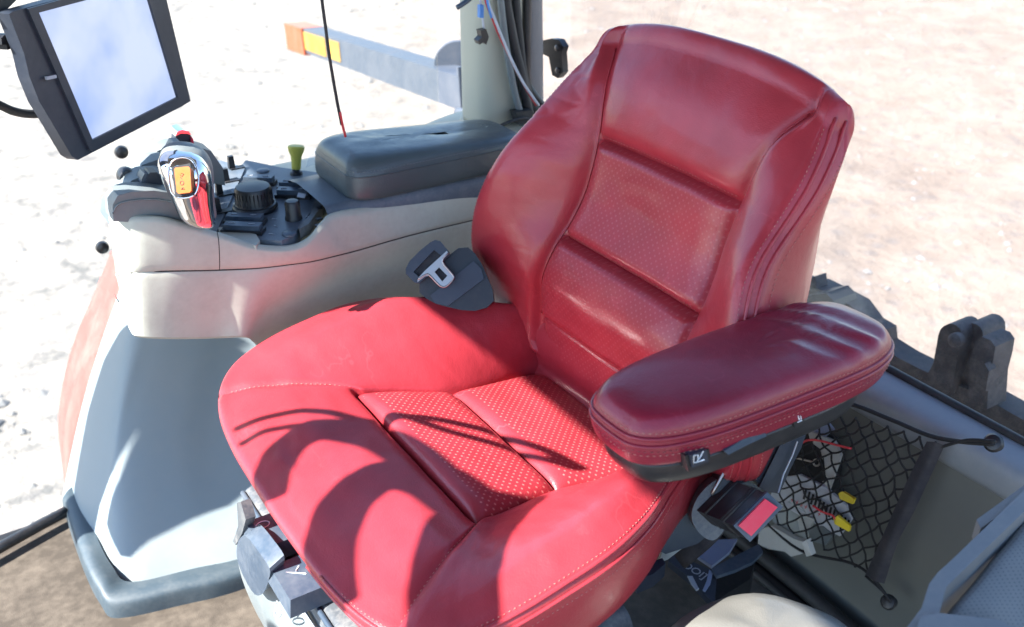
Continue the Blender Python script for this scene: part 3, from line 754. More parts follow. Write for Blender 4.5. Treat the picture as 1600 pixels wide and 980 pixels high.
tongue = plate('tongue_plate', DD([(653, 435), (652, 441), (664, 432), (670, 431), (686, 447), (692, 449.5), (698, 448), (708, 437), (709, 431), (692, 410), (693, 405), (702, 396), (698, 392), (664, 423)], td), [DD([(679, 425), (686, 418), (699, 431), (691, 440)], td)], _fw * .003, 'steel', tg)
tube('tongue_rim', DD([(653, 437), (664, 430), (671, 430), (688, 447), (698, 447), (708, 436), (707, 429), (691, 409), (701, 395)], td), .0013, 'steel', tg, sides=6, sm=3)

# ================================================================== CONSOLE
KC = 1.11                                            # the console stands a hand's breadth beyond the cushion
zc = lambda z: 1.2 - (1.2 - z) * KC
def PC(x, y, X=None, Y=None, Z=None):
    return P(x, y, Y=Y * KC) if Y is not None else P(x, y, Z=zc(Z))
con = thing('control_console', (.40, 1.15, .40), 'cream armrest console with dark control deck and levers beside the red seat', 'console')
T = [(169, 346, 1.20), (176, 345, 1.165), (196, 344, 1.125), (250, 345, 1.110), (298, 357, 1.105), (340, 370, 1.100), (400, 388, 1.090), (452, 390, 1.084), (482, 378, 1.085), (503, 354, 1.094), (525, 338, 1.104), (600, 325, 1.112), (735, 301, 1.115), (830, 282, 1.12)]
Mm = [(182, 432, 1.20), (190, 430, 1.165), (205, 427, 1.125), (252, 424, 1.112), (300, 423, 1.106), (342, 422, 1.101), (403, 419, 1.092), (455, 413, 1.087), (490, 408, 1.088), (528, 399, 1.093), (560, 391, 1.100), (640, 368, 1.105), (735, 345, 1.115), (830, 322, 1.12)]
Bb = [(199, 505, 1.20), (203, 515, 1.165), (213, 525, 1.130), (253, 528, 1.118), (300, 528, 1.114), (342, 527, 1.112), (383, 526, 1.10), (396, 534, 1.13), (412, 545, 1.15), (470, 545, 1.17), (550, 540, 1.17), (640, 530, 1.17), (735, 520, 1.17), (830, 500, 1.17)]
pt = lambda L: [PC(x, y, Y=Y) for x, y, Y in L]
Tp, Mp, Bp = pt(T), pt(Mm), pt(Bb)
def sh(L, dx=0, dy=0, dz=0): return [p + A(dx, dy, dz) for p in L]
def lerp(L0, L1, t, dy=0): return [a + (b - a) * t + A(0, dy, 0) for a, b in zip(L0, L1)]
up = [sh(Tp, .004, .016, -.010), sh(Tp, .003, .011, .001), sh(Tp, .001, .005, .0035), Tp, lerp(Tp, Mp, .12, -.002), lerp(Tp, Mp, .5, -.003), lerp(Tp, Mp, .97, -.001), sh(Mp, 0, .006, .001)]
loft('upper_front_panel', [r[:6] for r in up], 'cream', con, nr=3, nt_=5)
loft('upper_side_panel', [[r[5] + A(.0012, 0, 0)] + r[6:] for r in up], 'cream', con, nr=3, nt_=5)
lo = [sh(Mp, 0, .006, -.0005), sh(lerp(Mp, Bp, .03), 0, -.0006, 0), lerp(Mp, Bp, .45, -.003), lerp(Mp, Bp, .94, -.001), Bp, sh(Bp, .003, .006, -.005), sh(Bp, .008, .025, -.006), sh(Bp, .01, .12, -.008)]
loft('lower_panel', lo, 'cream', con, nr=4, nt_=5)
tube('seam_gap', [p + A(0, .0005, -.0003) for p in cr(Mp[2:], 3)], .0011, 'rubber', con, sides=6, sm=0)
tube('seam_gap', [r[5] + A(.0008, .0010, 0) for r in up[3:]], .0009, 'rubber', con, sides=6, sm=3)
# rear-side structure that carries the pad
loft('pad_support', [[A(x * KC, y * KC, zc(z)) for x in (.44, .50, .60, .70, .80)] for y, z in ((1.118, .66), (1.112, .695), (1.118, .712), (1.14, .716), (1.24, .712), (1.26, .66))], 'deck', con, nr=3, nt_=2)
# deck
zt = .697
prism('control_deck', [PC(x, y, Z=zt) for x, y in ((333, 359), (396, 374), (440, 376), (458, 368), (470, 352), (508, 300), (516, 272), (440, 262), (384, 250), (352, 288))], A(0, 0, -.02), 'deck', con, bevel=.003)
prism('lever_strip', [PC(x, y, Z=zt + .003) for x, y in ((322, 364), (336, 368), (383, 262), (366, 256), (340, 250), (320, 330))], A(0, 0, -.03), 'deck', con, bevel=.002)
prism('deck_side_strip', [PC(x, y, Z=zt + .004) for x, y in ((468, 358), (482, 350), (504, 320), (513, 285), (502, 282), (484, 336), (466, 354))], A(0, 0, -.015), 'basegrey', con, bevel=.002)
humps = [(1.122, [(177, 346), (176, 320), (184, 306), (205, 300), (240, 298), (270, 302), (296, 322), (306, 352)]),
         (1.165, [(189, 318), (193, 296), (206, 282), (225, 274), (255, 272), (290, 282), (312, 320)]),
         (1.208, [(206, 296), (210, 270), (222, 258), (245, 250), (275, 250), (312, 264), (334, 306)]),
         (1.250, [(230, 270), (233, 248), (246, 236), (270, 228), (305, 229), (330, 236), (348, 262), (352, 290)])]
for Y, pl in humps: prism('lever_shroud', [PC(x, y, Y=Y) for x, y in pl], A(0, .038, 0), 'hump', con, bevel=.0045, seg=3)
for Y, pl in humps[:3]: multi_tube('shroud_rib', [cr([PC(x, y + 14, Y=Y - .001) for x, y in pl[1:6]], 3)], .0012, 'hump', con, sides=5)
prism('front_skirt', [PC(x, y, Y=1.19) for x, y in ((170, 350), (173, 330), (182, 318), (190, 340), (190, 372))], A(.0, .05, 0), 'deck', con, bevel=.004)
lathe('end_cap', PC(198, 276, Y=1.20), [(.004, -.012), (.011, -.010), (.013, -.002), (.011, .010), (.004, .012)], 'black', con, ax=axes((0, 1, 0)))
def paddle(px, py, Y, s=1.0, mat='darkblue', tall=1.0, nm='lever'):
    pl = [(-14, 14), (-12, -2), (-6, -12 * tall), (6, -12 * tall), (12, -4), (14, 12)]
    return prism(nm, [PC(px + x * s, py + y * s, Y=Y) for x, y in pl], A(0, .022, 0), mat, con, bevel=.004, seg=3)
paddle(240, 284, 1.150, 1.0, 'darkblue', 1.2); paddle(230, 281, 1.152, .7, 'button', 1.1)
paddle(277, 234, 1.235, .9, 'button', 1.1)
lv = prism('tall_lever', [PC(x, y, Y=1.27) for x, y in ((277, 234), (274, 220), (276, 208), (284, 204), (294, 206), (301, 216), (303, 232))], A(0, .02, 0), 'darkblue', con, bevel=.004, seg=3)
prism('lever_cap', [PC(x, y, Y=1.262) for x, y in ((274, 213), (277, 206), (285, 203), (295, 205), (299, 211), (292, 209), (282, 209))], A(0, .03, 0), 'chrome', lv, bevel=.002)
prism('red_side', [PC(x, y, Y=1.264) for x, y in ((299, 215), (302, 217), (304, 231), (300, 231))], A(0, .02, 0), 'buckle', lv, bevel=.001)
for x, y in ((362, 256), (353, 276), (343, 297), (340, 324)):
    c = PC(x, y + 6, Z=zt + .004); b = box('thumb_lever', c + A(0, 0, .008), (.010, .009, .022), 'black', con, bevel=.0025, taper=.8)
    box('lever_slot', c + A(.007, -.004, -.0012), (.022, .012, .004), 'black', con, bevel=.001)
# big rotary knob, small knob
kc = PC(399, 326, Z=zt)
lathe('rotary_knob', kc, [(.031, 0), (.032, .004), (.030, .008), (.0275, .009), (.0265, .012), (.0255, .030), (.0235, .034), (.010, .0355)], 'black', con, n=40)
multi_tube('knob_grip', [[kc + A(.0262 * math.cos(t), .0262 * math.sin(t), .011), kc + A(.0255 * math.cos(t), .0255 * math.sin(t), .029)] for t in np.linspace(0, 6.283, 30, endpoint=False)], .0009, 'black', con, sides=4)
kc = PC(459, 342, Z=zt)
lathe('adjuster_knob', kc, [(.012, 0), (.0115, .004), (.0105, .006), (.0105, .024), (.0085, .027), (.003, .0275)], 'black', con, n=24)
def rocker(px, py, w_, h_, mat='darkblue', rot=-.10, hh=.010):
    c = PC(px, py, Z=zt + .004); ax = axes((0, 0, 1), (math.cos(HEAD - math.pi / 2 + rot), math.sin(HEAD - math.pi / 2 + rot), 0))
    box('switch_frame', c - A(0, 0, .002), (w_ * 1.14, h_ * 1.3, .006), 'black', con, ax=ax, bevel=.002)
    b = box('rocker_switch', c + A(0, 0, .003), (w_, h_, hh), mat, con, ax=ax, bevel=.002); return b, c, ax
for a in ((462, 291, .046, .015), (459, 303, .046, .015), (405, 283, .044, .014), (383, 344, .050, .015), (380, 358, .050, .015)):
    b, c, ax = rocker(*a, mat='button')
    for k in (-.3, .25): multi_tube('switch_mark', [[c + ax[0] * (k * a[2] + dx) + ax[1] * dy + A(0, 0, .0085) for dx, dy in ((-.004, -.001), (.004, .0012))]], .0006, 'greyprint', b, sides=4)
b = prism('switch_label', [PC(x, y, Z=zt + .0135) for x, y in ((466, 301), (478, 303), (476, 309), (464, 307))], A(0, 0, -.001), 'greyprint', con, bevel=.0002)
for x, y in ((411, 268), (452, 366)): lathe('oval_button', PC(x, y, Z=zt), [(.010, 0), (.0095, .002), (.007, .003), (.002, .0034)], 'button', con, n=20)
for pl in ([(425, 342), (432, 342)], [(428, 352), (434, 354)], [(420, 365), (430, 366)], [(486, 300), (490, 296)], [(478, 338), (482, 338)]):
    multi_tube('deck_print', [[PC(x, y, Z=zt + .0008) for x, y in pl]], .0006, 'greyprint', con, sides=4)
for x, y in ((499, 325), (499, 342), (497, 352)): box('deck_icon', PC(x, y, Z=zt + .0045), (.008, .006, .002), 'black', con, bevel=.0005)
prism('cream_tab', [PC(x, y, Z=zt + .003) for x, y in ((340, 354), (352, 356), (380, 362), (400, 366), (406, 376), (400, 384), (345, 368))], A(0, 0, -.008), 'cream', con, bevel=.003, seg=3)
# yellow-green lever
c0 = PC(463, 272, Z=zt)
lathe('lever_boot', c0, [(.010, 0), (.009, .004), (.006, .006), (.005, .012)], 'black', con, n=16)
ax = axes(A(.14, .10, 1))
lathe('yellow_lever', c0 + ax[2] * .008, [(.007, 0), (.0075, .010), (.0085, .02), (.012, .028), (.013, .034), (.011, .036), (.003, .0365)], 'olive', con, ax=ax, n=20)
# chrome multifunction handle
def handle():
    secs = [(352, 322, 6, .010), (345, 311, 24, .018), (325, 303, 29, .022), (300, 296, 34, .026), (275, 290, 39, .030), (256, 287, 37, .028), (244, 286, 27, .020), (239, 287, 12, .010)]
    Y0 = 1.085; rows = []
    for py, px, hw, th in secs:
        c = PC(px, py, Y=Y0 + .012); e = PC(px + hw, py, Y=Y0 + .012) - PC(px, py, Y=Y0 + .012)
        rows.append([c + e * (abs(math.cos(t)) ** .8 * (1 if math.cos(t) > 0 else -1)) + A(0, 1, .15) * th * math.sin(t) for t in np.linspace(0, 2 * math.pi, 16, endpoint=False)])
    h = loft('multifunction_handle', rows, 'chrome', con, nr=4, nt_=3, closed=True, cap='ab')
    rows2 = [[p + A(.008, .018, .003) for p in r] for r in rows]
    loft('handle_back', rows2, 'hump', h, nr=4, nt_=3, closed=True, cap='ab')
    # recessed frame with orange rocker
    q = [(271, 262), (296, 259), (300, 303), (275, 305)]
    d0 = (PC(285, 282, Y=1.064) - CAM) @ _fw
    prism('switch_surround', DD([(268, 261), (297, 255), (303, 305), (274, 308)], d0 - .006), _fw * .012, 'black', h, bevel=.001)
    b = prism('orange_switch', DD([(272, 265), (274, 262), (294, 260), (297, 263), (299, 298), (296, 301), (279, 303), (276, 300)], d0 - .013), _fw * .012, 'orange', h, bevel=.0015, seg=3)
    dm = d0 - .0132
    multi_tube('switch_symbol', [DD([(281, 273), (284, 276), (287, 272), (283, 271)], dm), DD([(282, 277), (284, 280)], dm), DD([(284 + 3 * math.cos(t), 286 + 3.2 * math.sin(t)) for t in np.linspace(0, 6.283, 11)], dm), DD([(283, 296), (286, 293), (288, 296), (284, 296)], dm)], .0004, 'thread_dark', b, sides=4)
    rim = DD([(268, 300), (264, 280), (264, 262), (272, 250), (286, 246), (300, 251), (308, 266), (310, 285), (305, 303), (292, 309), (277, 308)], d0 - .002)
    tube('chrome_rim', rim, .0014, 'chrome', h, sides=8, closed=True, sm=3)
handle()
# grey leather pad on the console
def pad():
    z0 = zc(.716)
    near = lambda x: 1.108 + .006 * (x - .44)
    def row(inset, z, n=7.0, dzr=0):
        cx, cy = .606 * KC, 1.178 * KC; a, b = .132 * KC - inset, .072 * KC - inset
        out = []
        for k in range(40):
            t = 2 * math.pi * k / 40; c, s = math.cos(t), math.sin(t)
            x = a * abs(c) ** (2 / n) * (1 if c > 0 else -1); y = b * abs(s) ** (2 / n) * (1 if s > 0 else -1)
            if s > 0: y += -.03 * (x / a + 1) * .5                    # far edge runs in towards the back
            out.append(A(cx + x, cy + y, z - .02 * (x / a) * dzr))
        return out
    rows = [row(.012, z0 - .004), row(.002, z0), row(-.001, z0 + .010), row(0, z0 + .026), row(.003, z0 + .040), row(.009, z0 + .048, 6, .2), row(.022, z0 + .0525, 5, .3), row(.045, z0 + .054, 4, .3), row(.068, z0 + .054, 3, .3)]
    a = cr(np.asarray(rows), 4); a = np.swapaxes(cr(np.swapaxes(a, 0, 1), 3, True), 0, 1)
    for i in range(a.shape[0]):
        k = max(0, (i - 16) / a.shape[0])
        for j in range(a.shape[1]):
            p = a[i, j]; a[i, j, 2] += k * (.0035 * noise.noise(A(p[0] * 20, p[1] * 26, 1)) + .0014 * noise.noise(A(p[0] * 80, p[1] * 60, 4)))
    v = list(a.reshape(-1, 3)); ni, nj = a.shape[:2]; f = grid_faces(ni, nj, False, True); v.append(a[-1].mean(0)); q = len(v) - 1
    f += [((ni - 1) * nj + j, (ni - 1) * nj + (j + 1) % nj, q) for j in range(nj)]
    o = obj('armrest_pad', v, f, 'greyleather', con); fixn(o)
    tube('seam', a[14, ::3], .0011, 'greyleather', o, sides=6, closed=True, sm=2)
    stitches('stitching', a[16], 'hump', o, step=.005, ln=.0034, r=.0005)
pad()
# clear bag behind the lever
loft('clear_bag', [[PC(x, y, Y=Y) for x, y in ((478, 262), (490, 258), (505, 262), (516, 268))] for Y in (1.23,)] + [[PC(x + dx, y - 12 + dy, Y=1.25) for x, y, dx, dy in ((480, 258, 2, 0), (492, 254, -1, 3), (506, 256, 0, -2), (516, 262, 0, 0))], [PC(x, y, Y=1.28) for x, y in ((484, 240), (496, 230), (508, 235), (518, 240))]], 'clear', None, nr=3, nt_=3)
tag(bpy.data.objects['clear_bag'], 'crumpled clear plastic bag behind the yellow-green lever', 'bag')

# ================================================================== MONITOR
mon = thing('display_monitor', tuple(P(150, 120, Y=1.38)), 'dark framed display monitor with pale washed-out screen hanging at upper left', 'monitor')
LB, LT, RB = P(120, 251, Y=1.29), P(14, 14, Y=1.255), P(298, 160, Y=1.46)
mx = RB - LB; my = LT - LB; mn = np.cross(mx, my); mn /= np.linalg.norm(mn)
if mn @ _fw > 0: mn = -mn                                            # towards the viewer
def on_mon(x, y, off=0.0):
    p0_ = LB + mn * off; d = P(x, y, Y=1.0) - CAM; return CAM + d * ((p0_ - CAM) @ mn) / (d @ mn)
def MP(pts, off=0): return [on_mon(x, y, off) for x, y in pts]
prism('housing', MP([(20, 18), (250, -44), (298, 158), (285, 166), (122, 250), (112, 244), (80, 190), (62, 160), (46, 120), (38, 85), (14, 22)]), -mn * .016, 'darkblue', mon, bevel=.004, seg=3)
plate('bezel', MP([(44, 14), (238, -40), (290, 152), (286, 156), (145, 236), (140, 233)], .004), [MP([(61, 20), (226, -24), (278, 152), (145, 219)], .004)], -mn * .008, 'darkblue', mon)
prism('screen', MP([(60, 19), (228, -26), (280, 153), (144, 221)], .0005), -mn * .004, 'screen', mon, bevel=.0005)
prism('brightness_key', MP([(73, 120), (88, 117), (89, 122), (74, 125)], .006), -mn * .003, 'greyprint', mon, bevel=.001)
prism('mounting_knob', MP([(2, 60), (8, 54), (26, 53), (32, 72), (12, 78), (10, 70), (3, 70)], -.02), -mn * .02, 'black', mon, bevel=.003)
prism('mounting_arm', MP([(-40, -30), (30, -22), (28, -2), (6, 20), (-40, 10)], -.03), -mn * .03, 'black', mon, bevel=.006)
cb = tube('monitor_cable', [P(-60, 140, Y=1.36), P(-10, 160, Y=1.38), P(25, 175, Y=1.39), P(60, 178, Y=1.40), P(100, 172, Y=1.42)], .0055, 'rubber', mon, sides=8)

# ================================================================== WINDOWS, PILLAR, WIRES
sw_ = thing('side_window', (.3, 1.72, 0), 'clear side window pane on the far side with two black rubber studs', 'window')
prism('pane', [A(-.40, 1.72, -.0), A(.93, 1.72, -.0), A(.93, 1.72, 1.55), A(-.40, 1.72, 1.55)], A(0, .005, 0), 'glass', sw_, bevel=0)
for x, y in ((190, 238), (160, 387)): lathe('stud', P(x, y, Y=1.705), [(.003, -.008), (.009, -.006), (.0112, -.002), (.010, .004), (.006, .007), (.002, .0075)], 'black', sw_, ax=axes((0, -1, 0)))
rw = thing('rear_window', (1.07, .7, .55), 'dusty rear window pane above the blue-grey ledge at right', 'window')
prism('pane', [A(1.081, -.15, .455), A(1.081, 1.50, .455), A(1.081, 1.50, 1.55), A(1.081, -.15, 1.55)], A(.005, 0, 0), 'glassdirty', rw, bevel=0)
tube('seal', [A(1.076, y, .472) for y in np.linspace(-.15, 1.5, 5)], .006, 'rubber', rw, sides=6, sm=1)
pl = thing('cab_pillar', tuple(P(775, 215, Y=1.5)), 'pale olive cab pillar with grey rear half standing behind the console', 'pillar')
def column(name, pxs, Yc, hw, hd, mat, n=3.0):
    rows = []
    for (px, py), s_ in pxs:
        c = P(px, py, Y=Yc); rows.append([c + A(hw * s_ * abs(math.cos(t)) ** (2 / n) * np.sign(math.cos(t)) , hd * abs(math.sin(t)) ** (2 / n) * np.sign(math.sin(t)), 0) for t in np.linspace(0, 2 * math.pi, 20, endpoint=False)])
    return loft(name, rows, mat, pl, nr=3, nt_=2, closed=True, cap='ab')
column('pillar_shell', [((766, -170), 1.0), ((767, 0), 1), ((768, 100), 1), ((769, 180), 1.0), ((772, 184), 1.0)], 1.50, .046, .05, 'pillar')
column('pillar_foot', [((770, 184), .9), ((775, 188), 1.18), ((782, 215), 1.3), ((790, 260), 1.3)], 1.505, .048, .06, 'pillar')
column('grey_pillar', [((808, -170), 1), ((812, 0), 1), ((814, 100), 1), ((816, 200), 1.0), ((818, 260), 1)], 1.52, .026, .05, 'pillargrey')
tube('window_seal', [P(736, -170, Y=1.53), P(737, 0, Y=1.53), P(737, 100, Y=1.53), P(738, 178, Y=1.53)], .005, 'rubber', pl, sides=6, sm=2)
tube('rear_frame', [P(826, -170, Y=1.46), P(824, 20, Y=1.46), P(823, 90, Y=1.46), P(824, 128, Y=1.46), P(836, 150, Y=1.455), P(860, 178, Y=1.45), P(900, 215, Y=1.44)], .007, 'black', pl, sides=8)
hz = thing('wire_harness', tuple(P(800, 200, Y=1.44)), 'black hoses with red and white wires running down the cab pillar', 'wires')
def wire(pts, Y, r, mat, nm='wire'): return tube(nm, [P(x, y, Y=Y) for x, y in pts], r, mat, hz, sides=7, sm=5)
wire([(786, -60), (790, 0), (797, 40), (805, 80), (815, 120), (828, 185), (838, 210)], 1.44, .009, 'rubber', 'hose')
wire([(776, -60), (782, 0), (789, 60), (797, 110), (808, 160), (822, 200)], 1.435, .006, 'hump', 'corrugated_hose')
wire([(800, -60), (806, 10), (812, 70), (820, 130), (838, 180)], 1.45, .008, 'rubber', 'hose')
wire([(752, -30), (760, 5), (770, 30), (780, 55), (795, 85), (812, 120), (838, 165)], 1.41, .0022, 'redwire')
wire([(755, -30), (763, 5), (773, 30), (785, 60), (800, 95), (818, 130), (842, 165)], 1.405, .0022, 'paper')
wire([(758, -30), (762, 5), (768, 28)], 1.40, .002, 'bluewire')
wire([(748, -20), (752, 15), (756, 45)], 1.42, .0018, 'paper')
prism('blue_connector', [P(x, y, Y=1.41) for x, y in ((750, 8), (756, 8), (756, 28), (750, 28))], A(0, .008, 0), 'bluewire', hz, bevel=.001)
prism('black_connector', [P(x, y, Y=1.41) for x, y in ((751, 48), (760, 46), (764, 58), (760, 70), (755, 66), (750, 70), (747, 64), (753, 58))], A(0, .014, 0), 'black', hz, bevel=.002)
wire([(714, 12), (728, 3), (738, -6)], 1.40, .004, 'button', 'cable_tie')
wire([(773, 201), (790, 193), (815, 185), (830, 188)], 1.41, .0028, 'rubber', 'cable_tie')
prism('hose_clamp', [P(x, y, Y=1.42) for x, y in ((806, 176), (832, 172), (836, 188), (812, 196))], A(0, .02, 0), 'rubber', hz, bevel=.004)
br = thing('window_latch', tuple(P(850, 80, X=1.06)), 'black hinge arm with bolts on the rear window frame beside the pillar', 'latch')
prism('latch_arm', [P(x, y, X=1.055) for x, y in ((817, 74), (822, 70), (856, 62), (870, 59), (882, 61), (889, 72), (886, 82), (888, 112), (880, 121), (871, 116), (866, 88), (858, 84), (822, 84), (816, 84))], A(-.012, 0, 0), 'black', br, bevel=.003)
prism('latch_plate', [P(x, y, X=1.05) for x, y in ((814, -30), (826, -30), (825, 30), (820, 60), (824, 85), (813, 86), (812, 64), (817, 50))], A(-.012, 0, 0), 'black', br, bevel=.003)
for x, y in ((871, 75), (872, 110), (833, 79)): lathe('bolt', P(x, y, X=1.043), [(.005, 0), (.005, .003), (.0035, .004), (.001, .0042)], 'steel', br, ax=axes((-1, 0, .1)), n=12)
hw_ = tube('hanging_wire', [P(x, y, Y=1.30) for x, y in ((497, -60), (503, 0), (509, 45), (515, 90), (526, 155), (534, 195))], .0022, 'rubber'); tag(hw_, 'thin dark wire hanging down in front of the light bar to the grey pad', 'wire')
tube('red_end', [P(x, y, Y=1.299) for x, y in ((531, 175), (535, 195), (540, 214))], .0019, 'redwire', hw_, sides=6)

# ================================================================== OUTSIDE
lb = thing('light_bar', tuple(P(700, 140, Y=2.3)), 'blue-grey steel light bar with amber lamp and yellow reflector outside the side window', 'light bar')
n0 = P(724, 122, Y=2.15); f0 = P(530, 62, Y=3.10); f1 = P(474, 47, Y=3.42); f2 = P(446, 41, Y=3.62)
bax = (f0 - n0) / np.linalg.norm(f0 - n0); bh = A(0, 0, 1) - bax * bax[2]; bh /= np.linalg.norm(bh); bs = np.cross(bax, bh)
if bs @ _fw < 0: bs = -bs
def bar(name, a, b, h, t, mat, par, o=0, bevel=.004):
    a_ = a - bs * o; b_ = b - bs * o; return prism(name, [a_, b_, b_ - bh * h, a_ - bh * h], bs * t, mat, par, bevel=bevel)
def along(px, py):   # point of the bar's upper front edge that shows at px
    best = min(np.linspace(-.1, 2.2, 800), key=lambda s_: abs(((n0 + bax * s_ - CAM) @ _r) / ((n0 + bax * s_ - CAM) @ _fw) * F + 800 - px)); return n0 + bax * best
bar('beam', n0, along(474, 0), .085, .07, 'barpaint', lb)
bar('amber_lamp', along(473, 0), along(446, 0), .095, .08, 'amber', lb, .006)
bar('reflector', along(529, 0) - bh * .010, along(512, 0) - bh * .010, .062, .004, 'amberpale', lb, .003, .001)
bar('reflector', along(507, 0) - bh * .010, along(474, 0) - bh * .010, .062, .004, 'amberpale', lb, .003, .001)
box('end_bracket', n0 - bh * .04 + bs * .035 - bax * .012, (.012, .11, .14), 'barpaint', lb, ax=(bax, bs, bh), bevel=.003)
dc = P(716, 100, Y=2.35)
lathe('round_plate', dc, [(.002, 0), (.062, 0), (.064, .003), (.064, .010), (.062, .013), (.002, .013)], 'barpaint', lb, ax=axes(-_fw * A(1, 1, 0)), n=36)
lathe('bolt', dc - _fw * A(1, 1, 0) * .016 + A(.022, 0, .02), [(.007, 0), (.007, .004), (.002, .005)], 'steel', lb, ax=axes(-_fw * A(1, 1, 0)), n=12)
tube('support_tube', [P(715, 175, Y=2.12), P(735, 178, Y=1.95), P(738, 195, Y=1.9)], .010, 'barpaint', lb, sides=8)
hi = thing('rear_linkage', tuple(P(1500, 640, X=1.5)), 'dusty cast iron rear linkage beam with upright lugs outside the rear window', 'linkage')
X_ = 1.42
prism('beam', [P(x, y, X=X_) for x, y in ((1240, 440), (1268, 446), (1300, 462), (1330, 478), (1352, 508), (1372, 520), (1374, 540), (1405, 560), (1440, 578), (1520, 612), (1620, 668), (1700, 705), (1700, 820), (1240, 560))], A(.05, 0, 0), 'iron', hi, bevel=.012, seg=3)
prism('bracket', [P(x, y, X=X_ - .03) for x, y in ((1262, 462), (1290, 458), (1302, 470), (1306, 490), (1262, 490))], A(.06, 0, 0), 'black', hi, bevel=.008)
prism('small_lug', [P(x, y, X=X_) for x, y in ((1266, 452), (1266, 434), (1274, 432), (1276, 452))], A(.03, 0, 0), 'iron', hi, bevel=.004)
def lug(name, pl, x0, th): prism(name, [P(x, y, X=x0) for x, y in pl], A(th, 0, 0), 'iron', hi, bevel=.010, seg=3)
lug('upright_lug', rnd([(1440, 610), (1458, 568), (1466, 524), (1474, 510), (1488, 506), (1500, 514), (1502, 530), (1494, 570), (1480, 620)], 2), X_ - .02, .05)
lug('upright_lug', rnd([(1478, 622), (1492, 566), (1500, 528), (1508, 508), (1520, 505), (1532, 512), (1536, 528), (1530, 560), (1520, 640)], 2), X_ + .01, .06)
lug('linkage_block', [(1512, 630), (1516, 560), (1524, 534), (1534, 526), (1548, 532), (1555, 542), (1552, 562), (1545, 590), (1542, 640)], X_ - .035, .05)
lug('hook_plate', [(1524, 600), (1530, 574), (1538, 568), (1545, 580), (1540, 612)], X_ - .05, .02)
lathe('pin', P(1498, 530, X=X_ - .03), [(.012, 0), (.012, .012), (.008, .016), (.002, .017)], 'iron', hi, ax=axes((-1, 0, .1)), n=16)

# ================================================================== NET POCKET AND WHAT IT HOLDS
netx = lambda y: .985 + .08 * np.clip((900 - y) / 300, 0, 1) * 0 + .0
def NP(x, y, dx=0.0):                                                 # point on the bulging net
    z_ = P(x, y, X=1.02)[2]; xw = 1.035 + .13 * (0.45 - z_) - .012      # just in front of the wall
    return P(x, y, X=xw - .015 - dx)
net = thing('cargo_net', tuple(NP(1350, 780)), 'black elastic cargo net stretched across the rear wall pocket below the ledge', 'net')
def quad(s, t):
    a = A(1262, 640) * (1 - s) + A(1462, 692) * s; b = A(1180, 800) * (1 - s) + A(1372, 905) * s
    return a * (1 - t) + b * t + A(0, -6 * math.sin(math.pi * s)) * (1 - t)
nu, nv_ = 8, 15; rr = random.Random(3)
nodes = {}
for i in range(nu + 1):
    for j in range(nv_ + 1):
        h = .5 if j % 2 else 0
        if i == nu and h: continue
        q = quad((i + h) / nu, j / nv_); jit = 4.0 if 0 < j < nv_ and 0 < i + h < nu else 0
        nodes[i, j] = (q[0] + rr.uniform(-jit, jit), q[1] + rr.uniform(-jit, jit))
cords = []
def seg(a, b):
    if a not in nodes or b not in nodes: return
    pa, pb = nodes[a], nodes[b]; sg = rr.uniform(-1.8, 1.8)
    m = ((pa[0] + pb[0]) / 2 + sg, (pa[1] + pb[1]) / 2 + rr.uniform(0, 2.4)); dp = .012 + .004 * math.sin(a[0] * 1.3) * math.sin(a[1] * .7)
    cords.append(cr([NP(*pa, .012), NP(*m, dp), NP(*pb, .012)], 2))
for (i, j) in nodes:
    if j == nv_: continue
    h = 1 if j % 2 else 0
    seg((i, j), (i, j + 1)) ; seg((i, j), (i + 1 if h else i - 1, j + 1))
multi_tube('mesh_cords', cords, .0015, 'net', net, sides=5, stuff=True)
knots = np.array([NP(*nodes[k], .013) for k in nodes])
V = []; Fc = []
for c in knots:
    o_ = len(V); V += [c + A(*d) * .0026 for d in ((1, 0, 0), (0, 1, 0), (0, 0, 1), (-1, 0, 0), (0, -1, 0), (0, 0, -1))]
    for a, b in ((0, 1), (1, 3), (3, 4), (4, 0)): Fc += [(o_ + a, o_ + b, o_ + 2), (o_ + b, o_ + a, o_ + 5)]
obj('knots', V, Fc, 'net', net, stuff=True)
tube('top_cord', [NP(x, y, .014) for x, y in ((1255, 636), (1320, 630), (1390, 655), (1450, 680), (1500, 690), (1552, 694))], .0028, 'net', net, sides=6)
tube('top_cord', [NP(x, y, .018) for x, y in ((1466, 700), (1510, 688), (1555, 690))], .0022, 'net', net, sides=6)
tube('bottom_cord', [NP(x, y, .012) for x, y in ((1185, 806), (1250, 860), (1330, 880), (1365, 905), (1392, 940))], .0022, 'net', net, sides=6)
tube('bottom_cord', [NP(x, y, .012) for x, y in ((1352, 900), (1380, 925), (1392, 942))], .0018, 'net', net, sides=6)
wb = [[NP(x, y, .020) for x, y in ((1448, 690), (1425, 735), (1400, 790), (1378, 840), (1352, 898))], [NP(x, y, .026) for x, y in ((1462, 691), (1440, 740), (1414, 795), (1390, 845), (1366, 908))], [NP(x, y, .018) for x, y in ((1476, 696), (1455, 742), (1428, 800), (1402, 850), (1382, 912))]]
loft('border_webbing', wb, 'webbing', net, nr=4, nt_=4)
for (x, y), wd in (((1556, 694), 1), ((1392, 941), .9)):
    hk = tag(lathe('hook_knob', NP(x, y, -.004), [(.005, -.012), (.008, -.006), (.006, .002), (.010, .007), (.0115, .012), (.009, .016), (.003, .0175)], 'black', None, ax=axes((-1, -.2, .7)), n=18), 'black plastic hook knob holding the net cord on the ' + ('blue-grey ledge' if wd == 1 else 'rear wall near the floor'), 'hook')
    hk.scale = (1, 1, 1)
